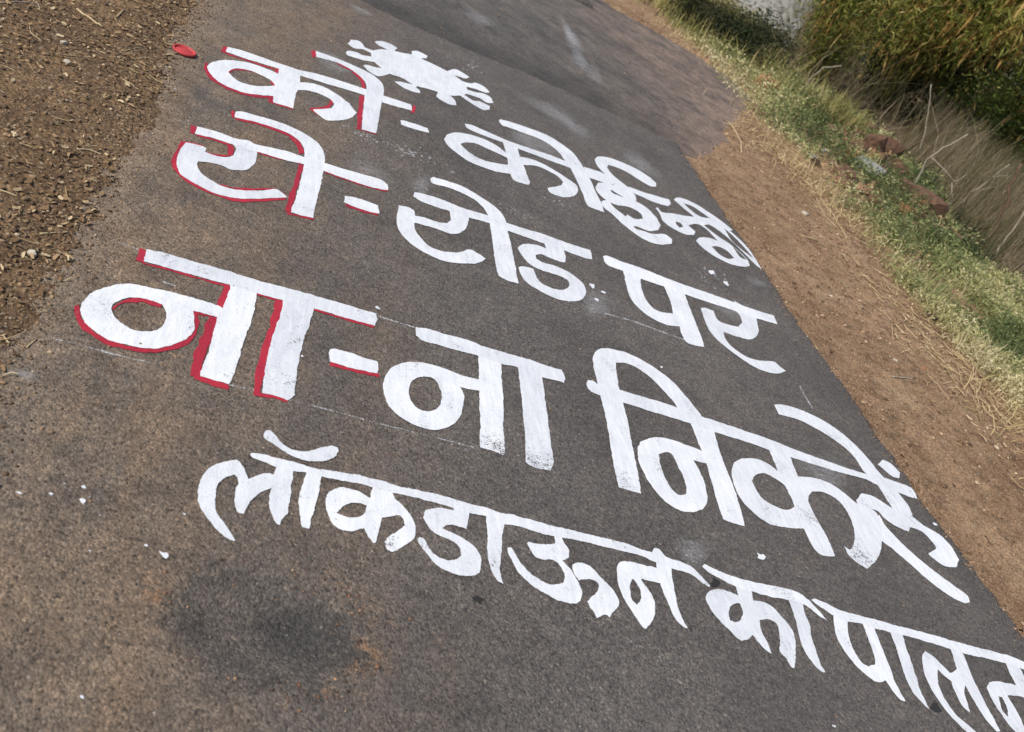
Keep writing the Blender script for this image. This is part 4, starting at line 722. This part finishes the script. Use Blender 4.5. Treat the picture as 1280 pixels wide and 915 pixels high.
# low herbs of the green strip: clumped
xy = np.concatenate([rect(120000, 4.35, 9.0, 1.6, 12.2), rect(190000, 4.6, 7.3, 2.0, 6.6)]); cl = vnoise(xy[:, 0], xy[:, 1], 1.1, 71)+0.6*vnoise(xy[:, 0], xy[:, 1], 3.4, 72)
gx = xy[:, 0]; gy = xy[:, 1]
inner = sstep(gx-4.65-0.25*vnoise(gy, gy*0, 1.0, 63), 0.0, 0.5)*(1-sstep(gx-ditch_x(gy), -0.1, 0.5))
hps = [ghit(x, y) for x, y in ((1045, 178), (1072, 186), (1098, 194), (1058, 224), (1125, 235), (1150, 256))]; heap = np.min([((gx-q[0])**2+(gy-q[1])**2)/0.40**2 for q in hps], 0)
gap = (1-0.9*np.exp(-((gy-7.0)/0.9)**2)*(gx < 5.7))*np.where(heap < 1, 0.10, 1)
xy = keep(xy, inner*gap*np.clip(0.65+1.6*(cl+0.1), 0.12, 1)); n = len(xy)
tn = 0.30+1.0*vnoise(xy[:, 0], xy[:, 1], 1.7, 73)+0.5*vnoise(xy[:, 0], xy[:, 1], 7, 83)+rng.normal(0, 0.22, n)+0.4*(1-sstep(xy[:, 0], 4.8, 5.6))
hgt = 0.04+0.30*np.clip(vnoise(xy[:, 0], xy[:, 1], 2.6, 74)+0.6*vnoise(xy[:, 0], xy[:, 1], 6, 84)+0.35, 0, 1)
o = leaves(np.column_stack([xy, gz(xy[:, 0], xy[:, 1])+hgt*rng.random(n)]), rng.uniform(0.018, 0.05, n)*np.interp(xy[:, 1], [4, 9], [0.8, 1.3]), rng.uniform(0.006, 0.016, n)*np.interp(xy[:, 1], [4, 9], [0.8, 1.4]), 0.45, 'green_herbs', M['green_herb'], None, tn)
tag(o, 'low green leafy weeds between the shoulder and the tall dry grass', 'weeds')
k = rng.random(n) < 0.12; q = xy[k]; n = len(q)
blades('green_grass', 'thin green grass blades among the weeds', q, gz, rng.uniform(0.06, 0.22, n), rng.uniform(0.004, 0.010, n), M['green_herb'], 'grass', 0.7, tint=tn[k])
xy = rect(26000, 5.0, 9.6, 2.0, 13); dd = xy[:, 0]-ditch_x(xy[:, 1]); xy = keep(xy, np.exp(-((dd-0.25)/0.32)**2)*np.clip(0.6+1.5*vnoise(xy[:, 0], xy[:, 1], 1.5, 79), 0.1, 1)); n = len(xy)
blades('ditch_shade_weeds', 'dark weeds added in the ditch, standing in for shade under the tall grass', xy, gz, rng.uniform(0.15, 0.45, n), rng.uniform(0.008, 0.022, n), M['leaf_dark'], 'weeds', 0.5)  # dark leaf colour stands in for shade at the tall grass foot
xy = rect(26000, 4.1, 7.4, 1.6, 11); xy = keep(xy, np.exp(-((xy[:, 0]-4.95-0.25*vnoise(xy[:, 1], xy[:, 1]*0, 1, 63))/0.5)**2)*np.clip(0.4+2*vnoise(xy[:, 0], xy[:, 1], 2, 75), 0, 1)); n = len(xy)
blades('dry_turf', 'dry yellow grass fringe at the shoulder edge', xy, gz, rng.uniform(0.03, 0.15, n), rng.uniform(0.003, 0.008, n), M['straw'], 'grass', 1.3)
xy = rect(30000, 3.6, 7.2, 9.6, 16); xy = keep(xy, sstep(xy[:, 0]-np.interp(xy[:, 1], [9.6, 10.4, 11.5, 16], [5.5, 4.6, 3.9, 3.9]), 0, 0.5)*np.clip(0.4+2*vnoise(xy[:, 0], xy[:, 1], 1.3, 76), 0.1, 1)); n = len(xy)
blades('yellow_grass', 'yellowish green grass bank beyond the side track', xy, gz, rng.uniform(0.08, 0.42, n)*np.interp(xy[:, 0], [4, 6], [0.6, 1.2]), rng.uniform(0.006, 0.014, n), M['yellow_grass'], 'grass', 0.45)
xy = rect(190000, 6.2, 17, 4.0, 19); az = xy[:, 0]/xy[:, 1]; xy = xy[~((az > 0.655) & (az < 0.80) & (xy[:, 1] > 11.2))]; dd = xy[:, 0]-ditch_x(xy[:, 1]); xy = keep(xy, sstep(dd, 0.35, 0.9)*np.clip(0.35+1.6*(vnoise(xy[:, 0], xy[:, 1], 0.9, 77)+0.2), 0.12, 1)*np.interp(np.hypot(xy[:, 0], xy[:, 1]), [8, 14, 22], [1.0, 0.75, 0.35])); n = len(xy)
tn = 0.55+1.1*vnoise(xy[:, 0], xy[:, 1], 0.7, 78)+rng.normal(0, 0.25, n)-0.35*sstep(xy[:, 0]-ditch_x(xy[:, 1]), 2.2, 4.5)
blades('tall_dry_grass', 'tall grey brown dry grass standing behind the ditch', xy, gz, rng.uniform(0.2, 0.9, n)*np.interp(xy[:, 0]-ditch_x(xy[:, 1]), [0.3, 1.5, 3.0, 5], [0.6, 1.05, 0.95, 0.9]), rng.uniform(0.003, 0.0075, n), M['dry_grass'], 'tall grass', 0.42, (0.06, 0.02), tint=tn)

def shrub(name, label, cat, base, H, spread, nst, nlv, lmat, ln, wd, droop, dry=0, stem='bark', lo=0.25, sr=0.022, group=None, seed=1):
    rs = np.random.default_rng(seed); root = empty(name, tuple(base)); P = []; PD = []
    for i in range(nst):
        a = rs.uniform(0, 6.28); sp = spread*rs.uniform(0.25, 1.0); h = H*rs.uniform(0.65, 1.05); b0 = np.array(base)+np.array([math.cos(a), math.sin(a), 0])*spread*0.12*rs.random()
        pts_ = []
        for t in np.linspace(0, 1, 9):
            out = sp*(t**1.8); pts_.append(b0+np.array([math.cos(a)*out+0.06*rs.normal(), math.sin(a)*out+0.06*rs.normal(), -0.05+h*(t-0.22*t**3*(sp/spread))]))
        pts_ = np.array(pts_); V, F = tube(pts_, sr*rs.uniform(0.7, 1.2), sr*0.2, 5); poly_obj('stem', V, F, M[stem], root)
        k = nlv//nst; t = lo+(1-lo)*rs.random(k)**0.8; ii = np.clip((t*8).astype(int), 0, 7); fr = (t*8-ii)[:, None]
        c = pts_[ii]*(1-fr)+pts_[ii+1]*fr
        # side twigs carry the leaves: clumps round a few nodes
        nodes = rs.normal(0, 1, (14, 3))*np.array([0.28, 0.28, 0.2])*spread*0.55; c = c+nodes[rs.integers(0, 14, k)]*(0.3+0.7*t[:, None])+rs.normal(0, 0.06+0.05*spread, (k, 3)); c[:, 2] = np.maximum(c[:, 2], base[2]+0.05)
        P.append(c)
    P = np.concatenate(P); nd = int(len(P)*dry); idx = rs.permutation(len(P)); f = P[idx[nd:]]; hz = vnoise(f[:, 0]*1.0+f[:, 2], f[:, 1]+f[:, 2]*0.7, 1.6, seed)
    leaves(f, rng.uniform(0.6, 1.3, len(f))*ln, rng.uniform(0.6, 1.3, len(f))*wd, droop, 'crown', M[lmat], root, 0.42+1.2*hz+rng.normal(0, 0.2, len(f)))
    if nd:
        f = P[idx[:nd]]; o = leaves(f, rng.uniform(0.9, 2.4, nd)*ln, rng.uniform(0.7, 1.5, nd)*wd, -1.35, 'dead_leaves', M['leaf_dry'], root); o['label'] = 'golden dead leaves hanging down'
    tag(root, label, cat, group); return root
def gb(px, py): b = ghit(px, py); return (b[0], b[1], float(gz(b[0], b[1])))
SG = 'shrubs and trees behind the verge'
shrub('bamboo_clump', 'bamboo-like thicket with hanging golden dead leaves over a dark hollow', 'bamboo', gb(1092, 128), 4.8, 2.7, 40, 13000, 'leaf_green', 0.20, 0.030, -0.7, 0.18, 'culm', 0.36, 0.024, SG, 11)
shrub('shrub', 'yellow green arching shrub left of the bamboo thicket', 'shrub', gb(1015, 98), 3.6, 2.2, 22, 11000, 'leaf_green', 0.13, 0.02, -0.4, 0.06, 'culm', 0.12, 0.018, SG, 12)
shrub('shrub', 'bushy green shrub on the right of the bamboo thicket', 'shrub', (13.6, 14.6, 0.1), 3.8, 2.3, 20, 12000, 'leaf_fresh', 0.12, 0.035, -0.2, 0.08, 'bark', 0.10, 0.02, SG, 13)
shrub('shrub', 'low leafy shrub in the upper right corner', 'shrub', (15.2, 13.2, 0.1), 2.8, 2.0, 18, 9000, 'leaf_fresh', 0.11, 0.035, -0.2, 0.03, 'bark', 0.08, 0.02, SG, 14)
shrub('shrub', 'dark dry shrub in front of the white wall', 'shrub', gb(908, 66), 0.5, 0.6, 18, 6000, 'leaf_dark', 0.09, 0.016, 0.2, 0.0, 'brown_stick', 0.12, 0.012, SG, 15)
shrub('shrub', 'small dark shrub at the far left end of the thicket', 'shrub', gb(868, 38), 0.5, 0.5, 14, 4500, 'leaf_dark', 0.09, 0.016, 0.2, 0.0, 'brown_stick', 0.12, 0.012, SG, 16)
shrub('shrub', 'dark shrub between the white wall and the arching shrub', 'shrub', gb(945, 76), 0.65, 0.6, 16, 5500, 'leaf_dark', 0.09, 0.018, 0.1, 0.0, 'brown_stick', 0.12, 0.012, SG, 17)
shrub('tree', 'tall tree standing behind the bamboo thicket', 'tree', (15.5, 19.5, 0.1), 7.0, 3.2, 18, 12000, 'leaf_green', 0.22, 0.07, -0.3, 0.05, 'bark', 0.2, 0.05, SG, 18)
shrub('tree', 'tree behind the upper right corner shrub', 'tree', (19.5, 17.5, 0.1), 6.5, 3.2, 18, 12000, 'leaf_green', 0.22, 0.07, -0.3, 0.0, 'bark', 0.1, 0.05, SG, 19)
shrub('tree', 'tree beyond the arching shrub near the white wall', 'tree', (12.6, 20.5, 0.1), 6.0, 2.4, 16, 9000, 'leaf_green', 0.2, 0.06, -0.3, 0.08, 'bark', 0.2, 0.05, SG, 20)
shrub('tree', 'farthest tree on the right behind the dry grass', 'tree', (24, 20, 0.1), 6.5, 3.5, 18, 10000, 'leaf_dark', 0.26, 0.09, -0.2, 0.0, 'bark', 0.05, 0.05, SG, 21)
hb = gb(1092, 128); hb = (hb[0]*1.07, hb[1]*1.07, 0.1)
shrub('shrub', 'dark-leaved shrub added behind the bamboo thicket to darken its shaded hollow', 'shrub', hb, 2.2, 1.9, 18, 9000, 'leaf_dark', 0.14, 0.05, -0.2, 0.0, 'brown_stick', 0.02, 0.02, SG, 22)  # added dark foliage behind the clump, gives the hollow its shade by colour
shrub('shrub', 'small bright green shrub right of the dark hollow', 'shrub', gb(1165, 165), 1.6, 1.3, 16, 6500, 'leaf_fresh', 0.10, 0.03, 0.0, 0.02, 'bark', 0.06, 0.014, SG, 23)
shrub('shrub', 'green bush at the right frame edge behind the dry grass', 'shrub', gb(1252, 205), 1.7, 1.4, 16, 7000, 'leaf_fresh', 0.10, 0.032, 0.0, 0.02, 'bark', 0.06, 0.014, SG, 24)
# bare sticks leaning out of the dry grass
def stick(name, label, base_px, tops, r, mat, twigs=()):
    b = gb(*base_px); root = empty(name, b); pl = [np.array(b)]+[upright(b, *t) for t in tops]
    P = np.array([pl[i]+(pl[i+1]-pl[i])*j/3 for i in range(len(pl)-1) for j in range(3)]+[pl[-1]]); P[1:-1] += rng.normal(0, r*0.5, (len(P)-2, 3))
    V, F = tube(P, r, r*0.55); poly_obj('stem', V, F, M[mat], root)
    for (a, e) in twigs:
        A = upright(b, *a); E_ = upright(b, *e)+np.array([0.05, -0.08, 0]); V, F = tube(np.array([A, (A+E_)/2+rng.normal(0, r, 3), E_]), r*0.5, r*0.25); poly_obj('twig', V, F, M[mat], root)
    tag(root, label, 'stick', 'bare sticks in the dry grass')
stick('leaning_branch', 'brown broken branch leaning at the right frame edge', (1236, 302), [(1252, 268), (1264, 235), (1277, 204)], 0.028, 'brown_stick')
stick('leaning_branch', 'pale thin branch below the brown one at the right edge', (1234, 334), [(1250, 308), (1264, 288), (1282, 262)], 0.014, 'grey_stick')
stick('leaning_branch', 'forked grey branch standing behind the red rubble', (1140, 240), [(1158, 200), (1180, 185), (1210, 168)], 0.012, 'grey_stick', [((1165, 197), (1190, 228)), ((1190, 228), (1184, 245)), ((1190, 228), (1200, 212))])
stick('leaning_branch', 'upright pale stalk right of the dark hollow', (1148, 195), [(1156, 165), (1162, 130), (1164, 105)], 0.012, 'grey_stick')
stick('leaning_branch', 'low grey branch reaching across the dry grass', (1195, 262), [(1215, 240), (1240, 222), (1262, 205)], 0.012, 'grey_stick', [((1215, 240), (1238, 228)), ((1240, 222), (1252, 214))])
stick('slim_tree', 'dark slim leafless tree beside the white wall', (876, 36), [(877, 20), (880, 4), (886, -20)], 0.05, 'brown_stick')
stick('leaning_branch', 'mossy green stem rising through the dark hollow', (1064, 142), [(1076, 120), (1090, 98), (1100, 84)], 0.045, 'culm')
stick('leaning_branch', 'bent leafless twig left of the dark hollow', (1000, 112), [(1016, 96), (1030, 85), (1052, 82)], 0.012, 'grey_stick')
# tangle of dead stems at the thicket's foot
xy = np.column_stack([rng.normal(9.2, 0.9, 500), rng.normal(13.4, 0.9, 500)]); n = len(xy)
blades('dead_stem_tangle', 'tangle of bare greyish dead stems at the foot of the bamboo', xy, gz, rng.uniform(0.4, 1.2, n), rng.uniform(0.006, 0.014, n), M['dry_grass'], 'dead stems', 0.6, (0.15, 0.05), tint=rng.uniform(0.25, 0.85, n))

# ------------------------------------------------------------------ whitewashed wall glimpsed behind the shrubs
def boxm(x0, x1, y0, y1, z0, z1):
    V = [(x0, y0, z0), (x1, y0, z0), (x1, y1, z0), (x0, y1, z0), (x0, y0, z1), (x1, y0, z1), (x1, y1, z1), (x0, y1, z1)]
    return V, [(0, 3, 2, 1), (4, 5, 6, 7), (0, 1, 5, 4), (1, 2, 6, 5), (2, 3, 7, 6), (3, 0, 4, 7)]
wr = empty('white_wall', (7.4, 15.2, 0))
for nm, bx in (('wall', (6.35, 8.6, 15.1, 15.4, -0.1, 1.9)), ('coping', (6.29, 8.66, 15.04, 15.46, 1.9, 2.02)), ('plinth', (6.32, 8.63, 15.07, 15.43, -0.1, 0.18))):
    V, F = boxm(*bx); poly_obj(nm, V, F, M['wall_paint'], wr, False)
tag(wr, 'whitewashed wall glimpsed behind the dark shrubs at the top', 'wall')
